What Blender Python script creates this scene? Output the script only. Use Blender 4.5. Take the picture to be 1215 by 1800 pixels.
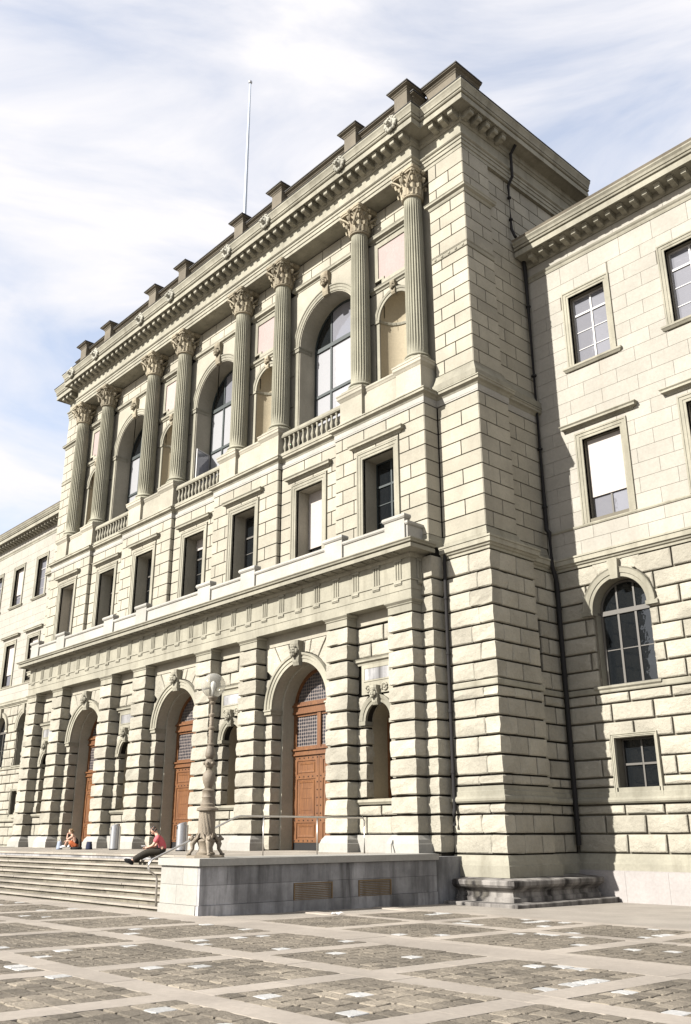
import bpy, bmesh, math, random
from mathutils import Vector, Matrix
R = math.radians
random.seed(7)
sc = bpy.context.scene
for o in list(bpy.data.objects): bpy.data.objects.remove(o)

# ------------------------------------------------------------------ camera, sky, sun, exposure
CAM = Vector((22.188, -32.662, 2.389))
cam_data = bpy.data.cameras.new('camera')
cam_data.sensor_fit = 'VERTICAL'
cam_data.sensor_height = 36.0
cam_data.lens = 36.0 * 1578.4 / 1800.0
cam_data.clip_start = 0.1; cam_data.clip_end = 3000
cam = bpy.data.objects.new('camera', cam_data); sc.collection.objects.link(cam)
_yaw, _pit, _rol = R(47.58), R(19.832), R(-0.157)
_fw = Vector((-math.sin(_yaw), math.cos(_yaw), 0)); _rt = Vector((math.cos(_yaw), math.sin(_yaw), 0)); _up = Vector((0, 0, 1))
_F = _fw*math.cos(_pit) + _up*math.sin(_pit); _U = -_fw*math.sin(_pit) + _up*math.cos(_pit)
_r = _rt*math.cos(_rol) + _U*math.sin(_rol); _u = _U*math.cos(_rol) - _rt*math.sin(_rol)
cam.matrix_world = Matrix(((_r.x, _u.x, -_F.x, CAM.x), (_r.y, _u.y, -_F.y, CAM.y), (_r.z, _u.z, -_F.z, CAM.z), (0, 0, 0, 1)))
sc.camera = cam

SUN = Vector((0.225, 1.0, -0.63)).normalized()        # the way the light travels
elev = math.asin(-SUN.z); az = math.atan2(-SUN.x, -SUN.y)   # azimuth of the sun, from +Y clockwise
world = bpy.data.worlds.new('World'); sc.world = world; world.use_nodes = True
wt = world.node_tree; wn = wt.nodes; wl = wt.links; wn.clear()
w_out = wn.new('ShaderNodeOutputWorld'); w_bg = wn.new('ShaderNodeBackground')
w_sky = wn.new('ShaderNodeTexSky'); w_sky.sky_type = 'NISHITA'; w_sky.sun_disc = False
w_sky.sun_elevation = elev; w_sky.sun_rotation = az; w_sky.air_density = 1.0; w_sky.dust_density = 1.0; w_sky.ozone_density = 1.0
w_tc = wn.new('ShaderNodeTexCoord')
w_map = wn.new('ShaderNodeMapping'); w_map.inputs['Rotation'].default_value = (0.25, 0.35, 4.9); w_map.inputs['Scale'].default_value = (1.0, 1.0, 3.6)
w_n1 = wn.new('ShaderNodeTexNoise'); w_n1.inputs['Scale'].default_value = 2.6; w_n1.inputs['Detail'].default_value = 9; w_n1.inputs['Roughness'].default_value = 0.55; w_n1.inputs['Distortion'].default_value = 0.5
w_ramp = wn.new('ShaderNodeValToRGB')
w_ramp.color_ramp.elements[0].position = 0.36; w_ramp.color_ramp.elements[0].color = (0.42, 0.42, 0.42, 1)
w_ramp.color_ramp.elements[1].position = 0.60; w_ramp.color_ramp.elements[1].color = (1, 1, 1, 1)
w_mix = wn.new('ShaderNodeMixRGB'); w_mix.inputs[2].default_value = (3.45, 3.4, 3.5, 1)
w_bg.inputs['Strength'].default_value = 0.1
wl.new(w_tc.outputs['Generated'], w_map.inputs['Vector']); wl.new(w_map.outputs['Vector'], w_n1.inputs['Vector'])
wl.new(w_n1.outputs['Fac'], w_ramp.inputs['Fac']); wl.new(w_ramp.outputs['Color'], w_mix.inputs[0])
wl.new(w_sky.outputs['Color'], w_mix.inputs[1]); wl.new(w_mix.outputs['Color'], w_bg.inputs['Color']); wl.new(w_bg.outputs['Background'], w_out.inputs['Surface'])
sun_data = bpy.data.lights.new('sun', 'SUN'); sun_data.energy = 4.7; sun_data.angle = R(0.55); sun_data.color = (1.0, 0.965, 0.90)
sun = bpy.data.objects.new('sun', sun_data); sc.collection.objects.link(sun)
sun.rotation_euler = SUN.to_track_quat('-Z', 'Y').to_euler(); sun.location = (0, -60, 60)
sc.view_settings.view_transform = 'Standard'; sc.view_settings.look = 'None'; sc.view_settings.gamma = 1.0
sc.view_settings.exposure = 1.55
sc.render.engine = 'CYCLES'

# ------------------------------------------------------------------ materials
def mat_base(name):
    m = bpy.data.materials.new(name); m.use_nodes = True
    nt = m.node_tree; nt.nodes.clear()
    out = nt.nodes.new('ShaderNodeOutputMaterial'); bs = nt.nodes.new('ShaderNodeBsdfPrincipled')
    nt.links.new(bs.outputs[0], out.inputs[0])
    return m, nt, bs
def plain(name, col, rough=0.6, metal=0.0, spec=0.5):
    m, nt, bs = mat_base(name)
    bs.inputs['Base Color'].default_value = (*col, 1); bs.inputs['Roughness'].default_value = rough; bs.inputs['Metallic'].default_value = metal
    bs.inputs['Specular IOR Level'].default_value = spec
    return m
def noise(nt, vec, scale, detail=4, rough=0.55, sz=None):
    n = nt.nodes.new('ShaderNodeTexNoise'); n.inputs['Scale'].default_value = scale; n.inputs['Detail'].default_value = detail; n.inputs['Roughness'].default_value = rough
    if sz:
        mp = nt.nodes.new('ShaderNodeMapping'); mp.inputs['Scale'].default_value = sz
        nt.links.new(vec, mp.inputs['Vector']); vec = mp.outputs['Vector']
    nt.links.new(vec, n.inputs['Vector']); return n.outputs['Fac']
def ramp(nt, fac, p0, c0, p1, c1):
    r = nt.nodes.new('ShaderNodeValToRGB'); e = r.color_ramp.elements
    e[0].position = p0; e[0].color = (*c0, 1); e[1].position = p1; e[1].color = (*c1, 1)
    nt.links.new(fac, r.inputs['Fac']); return r.outputs['Color']
def mixc(nt, fac, a, b, mode='MIX'):
    m = nt.nodes.new('ShaderNodeMixRGB'); m.blend_type = mode
    for i, v in ((0, fac), (1, a), (2, b)):
        if hasattr(v, 'links'): nt.links.new(v, m.inputs[i])
        elif isinstance(v, (int, float)): m.inputs[i].default_value = v
        else: m.inputs[i].default_value = (*v, 1)
    return m.outputs['Color']
ALB = 0.5      # measured stone reflectance against the first guesses below
def stone(name, col, dirt=(0.2, 0.17, 0.12), dirt_amt=0.5, var=0.16, bump=0.25, bscale=14, rough=0.88, streak=0.4, rnd=0.12, st0=0.54):
    col = tuple(c*ALB for c in col); dirt = tuple(c*ALB for c in dirt)
    m, nt, bs = mat_base(name)
    geo = nt.nodes.new('ShaderNodeNewGeometry'); pos = geo.outputs['Position']
    c0 = tuple(c*(1-var) for c in col); c1 = tuple(min(c*(1+var*0.8), 0.9) for c in col)
    c = ramp(nt, noise(nt, pos, 0.55, 5), 0.35, c0, 0.65, c1)
    fine = noise(nt, pos, 9, 6, 0.7)
    c = mixc(nt, 1.0, c, ramp(nt, fine, 0.25, (0.86,)*3, 0.75, (1.08,)*3), 'MULTIPLY')
    st = noise(nt, pos, 1.0, 6, 0.62, (1.6, 1.6, 0.22))
    f = ramp(nt, st, st0, (0, 0, 0), st0+0.26, (streak,)*3)
    c = mixc(nt, f, c, mixc(nt, 1-dirt_amt, dirt, col))
    oi = nt.nodes.new('ShaderNodeObjectInfo')
    rv = ramp(nt, oi.outputs['Random'], 0.0, (1-rnd,)*3, 1.0, (1+rnd*0.6,)*3)
    c = mixc(nt, 1.0, c, rv, 'MULTIPLY')
    nt.links.new(c, bs.inputs['Base Color']); bs.inputs['Roughness'].default_value = rough; bs.inputs['Specular IOR Level'].default_value = 0.25
    b1 = noise(nt, pos, bscale, 8, 0.7); b = nt.nodes.new('ShaderNodeBump'); b.inputs['Strength'].default_value = bump; b.inputs['Distance'].default_value = 0.06
    nt.links.new(b1, b.inputs['Height']); nt.links.new(b.outputs[0], bs.inputs['Normal'])
    return m
M = {}
M['ashlar'] = stone('ashlar_sandstone', (0.495, 0.458, 0.37), bump=0.14, bscale=18, var=0.12, streak=0.5, rnd=0.14)
M['rustic'] = stone('rusticated_sandstone', (0.53, 0.492, 0.402), bump=1.0, bscale=6.5, var=0.16, streak=0.40, rnd=0.15, dirt=(0.2, 0.17, 0.12), dirt_amt=0.65)
M['joint'] = stone('joint_mortar', (0.035, 0.03, 0.022), bump=0.2, var=0.15)
M['wingjoint'] = stone('wing_joint', (0.20, 0.18, 0.14), var=0.1)
M['plinth'] = stone('pinkish_plinth_stone', (0.47, 0.435, 0.415), dirt=(0.4, 0.33, 0.27), bump=0.12, var=0.07, streak=0.5, rnd=0.08)
M['riser'] = stone('dark_step_riser', (0.24, 0.215, 0.165), dirt=(0.08, 0.07, 0.05), dirt_amt=0.9, bump=0.3, bscale=16, var=0.3, streak=0.8, st0=0.46)  # darker tone than the treads, riser faces only
M['trim'] = stone('carved_sandstone', (0.415, 0.39, 0.31), dirt=(0.14, 0.12, 0.08), dirt_amt=0.7, bump=0.12, bscale=20, var=0.16, streak=0.7, st0=0.50)
M['column'] = stone('column_sandstone', (0.44, 0.42, 0.325), bump=0.1, bscale=22, var=0.13, streak=0.5)
M['capital'] = stone('capital_sandstone', (0.46, 0.40, 0.29), dirt=(0.16, 0.09, 0.045), bump=0.3, bscale=14, var=0.3, streak=0.8, dirt_amt=0.7)
M['pale'] = stone('pale_limestone', (0.485, 0.465, 0.42), dirt=(0.4, 0.36, 0.3), bump=0.2, bscale=16, var=0.12, streak=0.6, rnd=0.1)
M['attic'] = stone('weathered_attic_stone', (0.215, 0.185, 0.14), dirt=(0.12, 0.1, 0.08), bump=0.15, var=0.2, streak=0.7)
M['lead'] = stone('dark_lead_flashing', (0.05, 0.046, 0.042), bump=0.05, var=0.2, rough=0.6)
M['wingash'] = stone('wing_ashlar', (0.485, 0.455, 0.395), dirt=(0.36, 0.3, 0.24), bump=0.08, bscale=18, var=0.07, streak=0.6, rnd=0.07)
M['granite'] = stone('grey_granite_podium', (0.50, 0.49, 0.49), dirt=(0.09, 0.085, 0.085), dirt_amt=0.9, bump=0.2, bscale=18, var=0.4, streak=1.0, rnd=0.3, st0=0.44)
M['bench'] = stone('stained_bench_stone', (0.40, 0.37, 0.34), dirt=(0.035, 0.03, 0.028), dirt_amt=1.0, bump=0.2, bscale=10, var=0.25, streak=1.0, st0=0.40)
M['step'] = stone('worn_granite_step', (0.46, 0.41, 0.345), dirt=(0.17, 0.14, 0.1), bump=0.3, bscale=16, var=0.16, streak=0.5)
M['band'] = stone('pink_granite_slab', (0.50, 0.44, 0.375), dirt=(0.2, 0.17, 0.14), bump=0.15, bscale=20, var=0.12, streak=0.25)
M['paver'] = stone('cobble_paver', (0.355, 0.305, 0.24), dirt=(0.08, 0.07, 0.055), bump=0.8, bscale=16, var=0.25, streak=0.4, rnd=0.4)
M['paver_white'] = stone('pale_paver', (0.60, 0.59, 0.57), dirt=(0.35, 0.32, 0.28), bump=0.4, bscale=16, var=0.08, streak=0.3)
M['soil'] = stone('dark_paving_joint', (0.13, 0.12, 0.08), bump=0.5, bscale=30, var=0.3)
M['ground'] = stone('asphalt_ground', (0.44, 0.395, 0.34), bump=0.2, bscale=24, var=0.12)
M['pink'] = stone('pink_plaster_panel', (0.52, 0.41, 0.385), dirt=(0.5, 0.4, 0.38), bump=0.05, var=0.04, streak=0.2)
M['nicheback'] = stone('niche_plaster', (0.50, 0.43, 0.305), bump=0.05, var=0.06, streak=0.4)
M['mask'] = stone('mask_stone', (0.54, 0.52, 0.44), dirt=(0.16, 0.14, 0.1), bump=0.25, bscale=12, var=0.15, streak=0.9)
M['pipe'] = plain('dark_downpipe_metal', (0.014, 0.013, 0.013), 0.8, 0.0, 0.2)
M['steel'] = plain('brushed_steel', (0.36, 0.36, 0.37), 0.4, 0.9)
M['rail'] = plain('handrail_steel', (0.50, 0.48, 0.45), 0.35, 0.85)
M['gframe'] = plain('green_window_frame', (0.012, 0.018, 0.018), 0.6)
M['wframe'] = plain('weathered_window_frame', (0.06, 0.054, 0.046), 0.6)
M['tframe'] = plain('white_window_frame', (0.26, 0.25, 0.245), 0.5)
M['blind'] = stone('roller_blind_fabric', (0.66, 0.60, 0.56), dirt=(0.6, 0.5, 0.45), bump=0.03, var=0.03, streak=0.2)
M['iron'] = stone('bronzed_cast_iron', (0.30, 0.25, 0.19), dirt=(0.13, 0.09, 0.05), bump=0.3, bscale=20, var=0.25, rough=0.55, streak=0.8)
M['skin'] = plain('skin', (0.34, 0.20, 0.14), 0.55)
M['pinkshirt'] = stone('pink_cotton', (0.95, 0.20, 0.22), dirt=(0.8, 0.2, 0.22), bump=0.2, bscale=30, var=0.15)
M['black'] = stone('black_cotton', (0.018, 0.017, 0.018), dirt=(0.03, 0.03, 0.03), bump=0.2, bscale=30)
M['navy'] = stone('navy_cotton', (0.02, 0.025, 0.055), dirt=(0.03, 0.03, 0.05), bump=0.2, bscale=30)
M['khaki'] = stone('dark_khaki_cotton', (0.045, 0.038, 0.028), dirt=(0.09, 0.075, 0.04), bump=0.3, bscale=22, streak=0.9)
M['hairdark'] = plain('dark_hair', (0.02, 0.014, 0.01), 0.5)
M['hairblond'] = plain('dark_blond_hair', (0.16, 0.095, 0.04), 0.5)
M['white'] = plain('white_paper', (0.5, 0.5, 0.5), 0.6)
M['paleblue'] = stone('pale_denim', (0.45, 0.5, 0.6), dirt=(0.3, 0.33, 0.4), bump=0.1)
M['orange'] = plain('orange_fabric', (0.35, 0.08, 0.02), 0.8)
def glass(name, base, spec=0.8, rough=0.03, warp=0.02):
    m, nt, bs = mat_base(name)
    geo = nt.nodes.new('ShaderNodeNewGeometry')
    bs.inputs['Base Color'].default_value = (*base, 1); bs.inputs['Roughness'].default_value = rough
    bs.inputs['IOR'].default_value = 1.55; bs.inputs['Specular IOR Level'].default_value = spec
    b = nt.nodes.new('ShaderNodeBump'); b.inputs['Strength'].default_value = warp; b.inputs['Distance'].default_value = 0.5
    nt.links.new(noise(nt, geo.outputs['Position'], 1.3, 3), b.inputs['Height']); nt.links.new(b.outputs[0], bs.inputs['Normal'])
    return m
M['glass'] = glass('dark_window_glass', (0.006, 0.007, 0.008), 0.6)
M['glasssky'] = glass('painted_sky_window_glass', (0.13, 0.13, 0.145), 1.0)  # whitish sky reflection painted into the base colour
M['glasspale'] = glass('pale_window_glass', (0.24, 0.24, 0.25), 0.9)  # even pale base colour in the panes themselves
m, nt, bs = mat_base('globe_glass'); M['globe'] = m
tr = nt.nodes.new('ShaderNodeBsdfTransparent'); tr.inputs[0].default_value = (0.93, 0.92, 0.88, 1)
mx = nt.nodes.new('ShaderNodeMixShader'); lw = nt.nodes.new('ShaderNodeLayerWeight'); lw.inputs['Blend'].default_value = 0.45
bs.inputs['Base Color'].default_value = (0.33, 0.32, 0.29, 1); bs.inputs['Roughness'].default_value = 0.08
mr = nt.nodes.new('ShaderNodeMapRange'); mr.inputs['To Min'].default_value = 0.22; mr.inputs['To Max'].default_value = 0.75
nt.links.new(lw.outputs['Facing'], mr.inputs['Value']); nt.links.new(mr.outputs[0], mx.inputs[0]); nt.links.new(tr.outputs[0], mx.inputs[1]); nt.links.new(bs.outputs[0], mx.inputs[2])
nt.links.new(mx.outputs[0], [n for n in nt.nodes if n.type == 'OUTPUT_MATERIAL'][0].inputs[0])
m, nt, bs = mat_base('oak_door_wood'); M['wood'] = m
geo = nt.nodes.new('ShaderNodeNewGeometry')
c = ramp(nt, noise(nt, geo.outputs['Position'], 2.2, 7, 0.65, (9, 9, 0.6)), 0.3, (0.055, 0.019, 0.005), 0.7, (0.155, 0.064, 0.019))
c = mixc(nt, ramp(nt, noise(nt, geo.outputs['Position'], 0.8, 4), 0.4, (0, 0, 0), 0.75, (0.5,)*3), c, (0.065, 0.022, 0.008))
nt.links.new(c, bs.inputs['Base Color']); bs.inputs['Roughness'].default_value = 0.5
m, nt, bs = mat_base('leaded_bullseye_lattice'); M['lattice'] = m
geo = nt.nodes.new('ShaderNodeNewGeometry'); mp = nt.nodes.new('ShaderNodeMapping'); mp.inputs['Scale'].default_value = (1, 0.0, 1)
nt.links.new(geo.outputs['Position'], mp.inputs['Vector'])
vo = nt.nodes.new('ShaderNodeTexVoronoi'); vo.inputs['Scale'].default_value = 6.0; vo.inputs['Randomness'].default_value = 0.12
nt.links.new(mp.outputs['Vector'], vo.inputs['Vector'])
c = ramp(nt, vo.outputs['Distance'], 0.30, (0.012, 0.013, 0.018), 0.52, (0.13, 0.11, 0.10))
nt.links.new(c, bs.inputs['Base Color']); bs.inputs['Roughness'].default_value = 0.3
m, nt, bs = mat_base('dark_brass_grille'); M['grille'] = m
bs.inputs['Base Color'].default_value = (0.12, 0.08, 0.04, 1); bs.inputs['Roughness'].default_value = 0.5; bs.inputs['Metallic'].default_value = 0.4

# ------------------------------------------------------------------ object helpers
WM = {}
def link(o, parent=None, world=None):
    sc.collection.objects.link(o)
    w = world if world is not None else Matrix.Identity(4)
    WM[o] = w
    if parent is not None:
        o.parent = parent; o.matrix_parent_inverse = WM[parent].inverted()
    o.matrix_basis = w
    return o
def tag(o, label=None, cat=None, group=None, kind=None):
    if label: o['label'] = label
    if cat: o['category'] = cat
    if group: o['group'] = group
    if kind: o['kind'] = kind
    return o
def empty(name, loc, parent=None):
    return link(bpy.data.objects.new(name, None), parent, Matrix.Translation(loc))
def inst(name, mesh, parent, world):
    return link(bpy.data.objects.new(name, mesh), parent, world)
class MB:
    def __init__(s): s.v = []; s.f = []; s.mi = []
    def add(s, vs, fs, mi=0):
        n = len(s.v); s.v += [tuple(p) for p in vs]
        for f in fs: s.f.append([i+n for i in f]); s.mi.append(mi)
        return s
    def box(s, x0, x1, y0, y1, z0, z1, mi=0):
        return s.add([(x0,y0,z0),(x1,y0,z0),(x1,y1,z0),(x0,y1,z0),(x0,y0,z1),(x1,y0,z1),(x1,y1,z1),(x0,y1,z1)],
              [(0,3,2,1),(4,5,6,7),(0,1,5,4),(1,2,6,5),(2,3,7,6),(3,0,4,7)], mi)
    def hexa(s, b, t):                                   # bottom and top rings of equal length
        n = len(b); vs = list(b)+list(t)
        fs = [tuple(range(n-1,-1,-1)), tuple(range(n,2*n))] + [(i,(i+1)%n,n+(i+1)%n,n+i) for i in range(n)]
        return s.add(vs, fs)
    def rings(s, rs, closed=True, cap0=True, cap1=True, mi=0):
        n = len(rs[0]); vs = [p for r in rs for p in r]; fs = []
        for k in range(len(rs)-1):
            for i in range(n if closed else n-1):
                j = (i+1) % n; fs.append((k*n+i, k*n+j, (k+1)*n+j, (k+1)*n+i))
        if cap0: fs.append(tuple(range(n-1,-1,-1)))
        if cap1: fs.append(tuple(range((len(rs)-1)*n, len(rs)*n)))
        return s.add(vs, fs, mi)
    def lathe(s, prof, n=20, c=(0,0,0), fn=None):
        rs = []
        for r, z in prof:
            rs.append([(c[0]+r*math.cos(2*math.pi*i/n), c[1]+r*math.sin(2*math.pi*i/n), c[2]+z) for i in range(n)])
        return s.rings(rs)
    def tube(s, pts, r, n=8, r2=None):
        pts = [Vector(p) for p in pts]; rs = []
        for k, p in enumerate(pts):
            a = pts[max(k-1,0)]; b = pts[min(k+1,len(pts)-1)]; d = (b-a).normalized()
            u = d.cross(Vector((0,0,1))); u = u.normalized() if u.length > 1e-3 else Vector((1,0,0)); w = d.cross(u)
            rr = r if not isinstance(r, (list, tuple)) else r[k]
            rs.append([p + u*rr*math.cos(2*math.pi*i/n) + w*rr*math.sin(2*math.pi*i/n) for i in range(n)])
        return s.rings(rs)
    def sphere(s, c, r, n=10, m=7, sc_=(1,1,1)):
        rs = []
        for k in range(m+1):
            t = -math.pi/2 + math.pi*k/m; q = max(math.cos(t), 0.02)
            rs.append([(c[0]+r*sc_[0]*q*math.cos(2*math.pi*i/n), c[1]+r*sc_[1]*q*math.sin(2*math.pi*i/n), c[2]+r*sc_[2]*math.sin(t)) for i in range(n)])
        return s.rings(rs)
    def sweep(s, path, prof, caps=True):                 # profile of (outward offset, z) along a plan path, mitred; outward is right of travel
        P = [Vector(p) for p in path]; rs = []
        for k, p in enumerate(P):
            ns = []
            if k > 0: d = (P[k]-P[k-1]).normalized(); ns.append(Vector((d.y, -d.x)))
            if k < len(P)-1: d = (P[k+1]-P[k]).normalized(); ns.append(Vector((d.y, -d.x)))
            mdir = ns[0] if len(ns) == 1 else (ns[0]+ns[1])/(1+ns[0].dot(ns[1]))
            rs.append([(p.x+mdir.x*o, p.y+mdir.y*o, z) for o, z in prof])
        return s.rings(rs, True, caps, caps)
    def arch(s, cx, zs, prof, a0=0.0, a1=math.pi, n=22): # profile of (radius, y) around an arch in the XZ plane
        rs = []
        for k in range(n+1):
            t = a0+(a1-a0)*k/n
            rs.append([(cx+r*math.cos(t), y, zs+r*math.sin(t)) for r, y in prof])
        return s.rings(rs)
    def mesh(s, name, mats, smooth=False):
        me = bpy.data.meshes.new(name); me.from_pydata(s.v, [], s.f)
        for m_ in (mats if isinstance(mats, (list, tuple)) else [mats]): me.materials.append(m_)
        if any(s.mi): me.polygons.foreach_set('material_index', s.mi)
        bm = bmesh.new(); bm.from_mesh(me); bmesh.ops.recalc_face_normals(bm, faces=bm.faces); bm.to_mesh(me); bm.free()
        if smooth:
            me.polygons.foreach_set('use_smooth', [True]*len(me.polygons))
        me.update(); return me
    def obj(s, name, mat, parent=None, smooth=False, world=None):
        return link(bpy.data.objects.new(name, s.mesh(name, mat, smooth)), parent, world)
def smooth_angle(me, ang=40):
    me.polygons.foreach_set('use_smooth', [True]*len(me.polygons))
    try: me.set_sharp_from_angle(angle=R(ang))
    except Exception: pass

# ------------------------------------------------------------------ main dimensions (metres)
PM = 1.366                                    # triglyph module
A_, B_ = 3*PM, 5*PM
c8 = -4.27
CX = [0]*8
x = c8
for i in range(7, -1, -1):
    CX[i] = x
    x -= A_ if i % 2 == 1 else B_
XM = (CX[0]+CX[7])/2
NB = [(CX[2*i]+CX[2*i+1])/2 for i in range(4)]       # niche bays
DB = [(CX[2*i+1]+CX[2*i+2])/2 for i in range(3)]     # door bays
def mir(v): return 2*XM - v
ZP = 1.73
YP, YA, YG = -5.33, -4.70, -3.95                     # pier fronts, arcade wall, pavilion wall (ground floor)
YB, YR, YM = -4.48, -4.22, -3.55                     # first floor: blocks under columns, recesses, pavilion
YD, YE, YU, YN, YC = -4.35, -4.12, -3.45, -3.0, -3.62  # pedestals, entablature, pavilion, wall behind the columns, column axis
YW = 1.5                                             # wings
XG, XMZ, XU = -0.28, -0.72, -0.95                    # pavilion corner on each storey
XAE = -2.92
WEND = 19.0
def gz(y): return 0.12 - 0.0127*(y+16)
def half(pts):                                       # a plan path mirrored about the middle of the facade
    return [(mir(px), py) for px, py in reversed(pts)] + list(pts)

# ================================================================== THE SETTING: ground and paving
g = MB(); S_ = 700
g.add([(-S_,-S_,gz(-S_)),(S_,-S_,gz(-S_)),(S_,S_,gz(S_)),(-S_,S_,gz(S_))], [(0,1,2,3)])
ground = tag(g.obj('ground', M['ground']), kind='structure')
pavement = tag(empty('pavement', (6, -18, gz(-18))), kind='structure')
def slab(x0, x1, y0, y1, h):
    mb = MB(); mb.hexa([(x0,y0,gz(y0)-0.02),(x1,y0,gz(y0)-0.02),(x1,y1,gz(y1)-0.02),(x0,y1,gz(y1)-0.02)],
                       [(x0,y0,gz(y0)+h),(x1,y0,gz(y0)+h),(x1,y1,gz(y1)+h),(x0,y1,gz(y1)+h)])
    return mb
XB = [13.45 - 3.4*k for k in range(-3, 12)]          # centres of bands that run towards the building
XB = sorted(XB)
YBAND = [(-36.2,-35.6),(-32.5,-31.9),(-28.7,-28.1),(-25.0,-24.4),(-21.4,-20.75),(-17.55,-15.85),(-12.6,-12.1),(-9.2,-8.6)]
HB = 0.034
for (y0, y1) in YBAND:
    xs = -60.0 if y1 < -16 else (-2.2 if y1 < -15 else -2.2)
    if y0 < -15 and y1 > -16: xs = -60
    n = max(1, int((24-xs)/2.6)); 
    yy1 = min(y1, -16.25) if xs == -60 else y1
    for i in range(n):
        a = xs + (24-xs)*i/n; b = xs + (24-xs)*(i+1)/n
        slab(a, b-0.012, y0, yy1, HB + random.uniform(-0.003, 0.003)).obj('slab', M['band'], pavement)
    if yy1 != y1: slab(-2.2, 24, yy1+0.01, y1, HB).obj('slab', M['band'], pavement)
ycells = [(YBAND[i][1], YBAND[i+1][0]) for i in range(len(YBAND)-1)]
for xb in XB:
    for (y0, y1) in ycells:
        if y0 > -17 and xb < -1.5: continue
        ymid = (y0+y1)/2
        slab(xb-0.29, xb+0.29, y0+0.012, ymid-0.006, HB+random.uniform(-0.003, 0.003)).obj('slab', M['band'], pavement)
        slab(xb-0.29, xb+0.29, ymid+0.006, y1-0.012, HB+random.uniform(-0.003, 0.003)).obj('slab', M['band'], pavement)
# panels of square cobbles
pav_specs = []
rp = random.Random(5)
beds = MB()
XX = [-31+3.4*0] 
xcols = [(XB[i]+0.29, XB[i+1]-0.29) for i in range(len(XB)-1)]
k = XB[0]
while k > -44: xcols.append((k-3.4+0.29, k-0.29)); k -= 3.4
for (x0, x1) in xcols:
    for (y0, y1) in ycells:
        if y0 > -17 and x0 < -2.2: continue
        n = 8; my = max(2, round((y1-y0)/0.37)); px = (x1-x0)/n; py = (y1-y0)/my
        beds.hexa([(x0,y0,gz(y0)-0.01),(x1,y0,gz(y0)-0.01),(x1,y1,gz(y1)-0.01),(x0,y1,gz(y1)-0.01)],
                  [(x0,y0,gz(y0)+0.008),(x1,y0,gz(y0)+0.008),(x1,y1,gz(y1)+0.008),(x0,y1,gz(y1)+0.008)])
        whiten = rp.random()
        for i in range(n):
            for j in range(my):
                cx_, cy_ = x0+(i+0.5)*px, y0+(j+0.5)*py
                p_w = 0.035 + (0.16 if (whiten > 0.55 and (i in (0, n-1) or j in (0, my-1))) else 0)
                pav_specs.append((cx_, cy_, px, py, rp.random() < p_w*0.75))
beds.obj('paving_bed', M['soil'], pavement)
def paver_mesh(seed, mat):
    rr = random.Random(seed); mb = MB(); rs = []
    fl = 0.55 if seed < 50 else 0.35
    for (s_, h_) in ((0.468, -0.01), (0.468, 0.028), (0.44, 0.03+0.014*fl), (0.25, 0.03+0.018*fl)):
        ring = []
        for q in range(12):
            t = math.pi/6*q + math.pi/12; k_ = 1.0/max(abs(math.cos(t)), abs(math.sin(t))); k_ = 1+(min(k_, 1.32)-1)*0.92; cx_ = k_*math.cos(t); cy_ = k_*math.sin(t)
            ring.append((cx_*s_+rr.uniform(-.010,.010), cy_*s_+rr.uniform(-.010,.010), h_+rr.uniform(-.005,.005)*fl))
        rs.append(ring)
    mb.rings(rs, cap0=False); return mb.mesh('paver', mat)
PMESH = [paver_mesh(s_, M['paver']) for s_ in range(7)]; PWH = [paver_mesh(50+s_, M['paver_white']) for s_ in range(3)]
pav_specs.sort(key=lambda s_: (Vector((s_[0], s_[1], 0)) - Vector((CAM.x, CAM.y, 0))).length)
def in_view(p, marg=0.06):
    d = Vector(p)-CAM; z = d.dot(_F)
    if z < 0.5: return False
    k_ = 1578.4/1800; 
    return abs(d.dot(_r)/z*k_) < 0.3375+marg and abs(d.dot(_u)/z*k_) < 0.5+marg
rest = {0: MB(), 1: MB()}; cnt = 0
for (cx_, cy_, px, py, wh) in pav_specs:
    me = rp.choice(PWH if wh else PMESH)
    Wm = Matrix.Translation((cx_, cy_, gz(cy_)+rp.uniform(-0.008, 0.004))) @ Matrix.Rotation(rp.choice((0, math.pi/2, math.pi))+rp.uniform(-.04,.04), 4, 'Z') @ Matrix.Diagonal((px*1.0, py*1.0, 1, 1))
    if cnt < 290 and in_view((cx_, cy_, gz(cy_)), 0.0):
        inst('paver', me, pavement, Wm); cnt += 1
    else:
        rest[1 if wh else 0].add([Wm @ v.co for v in me.vertices], [tuple(p.vertices) for p in me.polygons])
tag(rest[0].obj('paving', M['paver'], pavement), kind='stuff')
tag(rest[1].obj('pale_paving', M['paver_white'], pavement), kind='stuff')

# ================================================================== stairs and podium
stairs = tag(empty('stairs', (XM, -16.1, gz(-16))), kind='structure')
NS = 9; TR = 0.365; z_base = 0.1; RH = (ZP-z_base)/NS
SX0, SX1 = mir(-4.6), -4.6
for i in range(NS-1):
    y0 = -16.1+TR*i; zt = z_base+RH*(i+1)
    xs = [SX0]; 
    while xs[-1] < SX1-1.2: xs.append(min(xs[-1]+random.uniform(2.2, 3.4), SX1))
    xs[-1] = SX1
    for a, b in zip(xs[:-1], xs[1:]):
        mb = MB(); dz = random.uniform(-.006, .004); dy = random.uniform(-.01, .01)
        rs = []
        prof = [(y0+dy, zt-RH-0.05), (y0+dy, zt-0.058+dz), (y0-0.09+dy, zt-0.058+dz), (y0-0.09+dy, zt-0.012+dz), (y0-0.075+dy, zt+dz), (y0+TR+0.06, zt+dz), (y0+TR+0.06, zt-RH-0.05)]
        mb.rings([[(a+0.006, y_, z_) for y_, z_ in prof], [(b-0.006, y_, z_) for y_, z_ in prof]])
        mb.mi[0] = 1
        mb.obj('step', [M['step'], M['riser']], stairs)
podium = empty('entrance_podium', (-2.4, -16.2, 0))
tag(podium, 'raised stone podium with dark grey side wall beside the entrance stairs', 'podium')
YT = -16.1+TR*(NS-1)
mb = MB()
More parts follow.
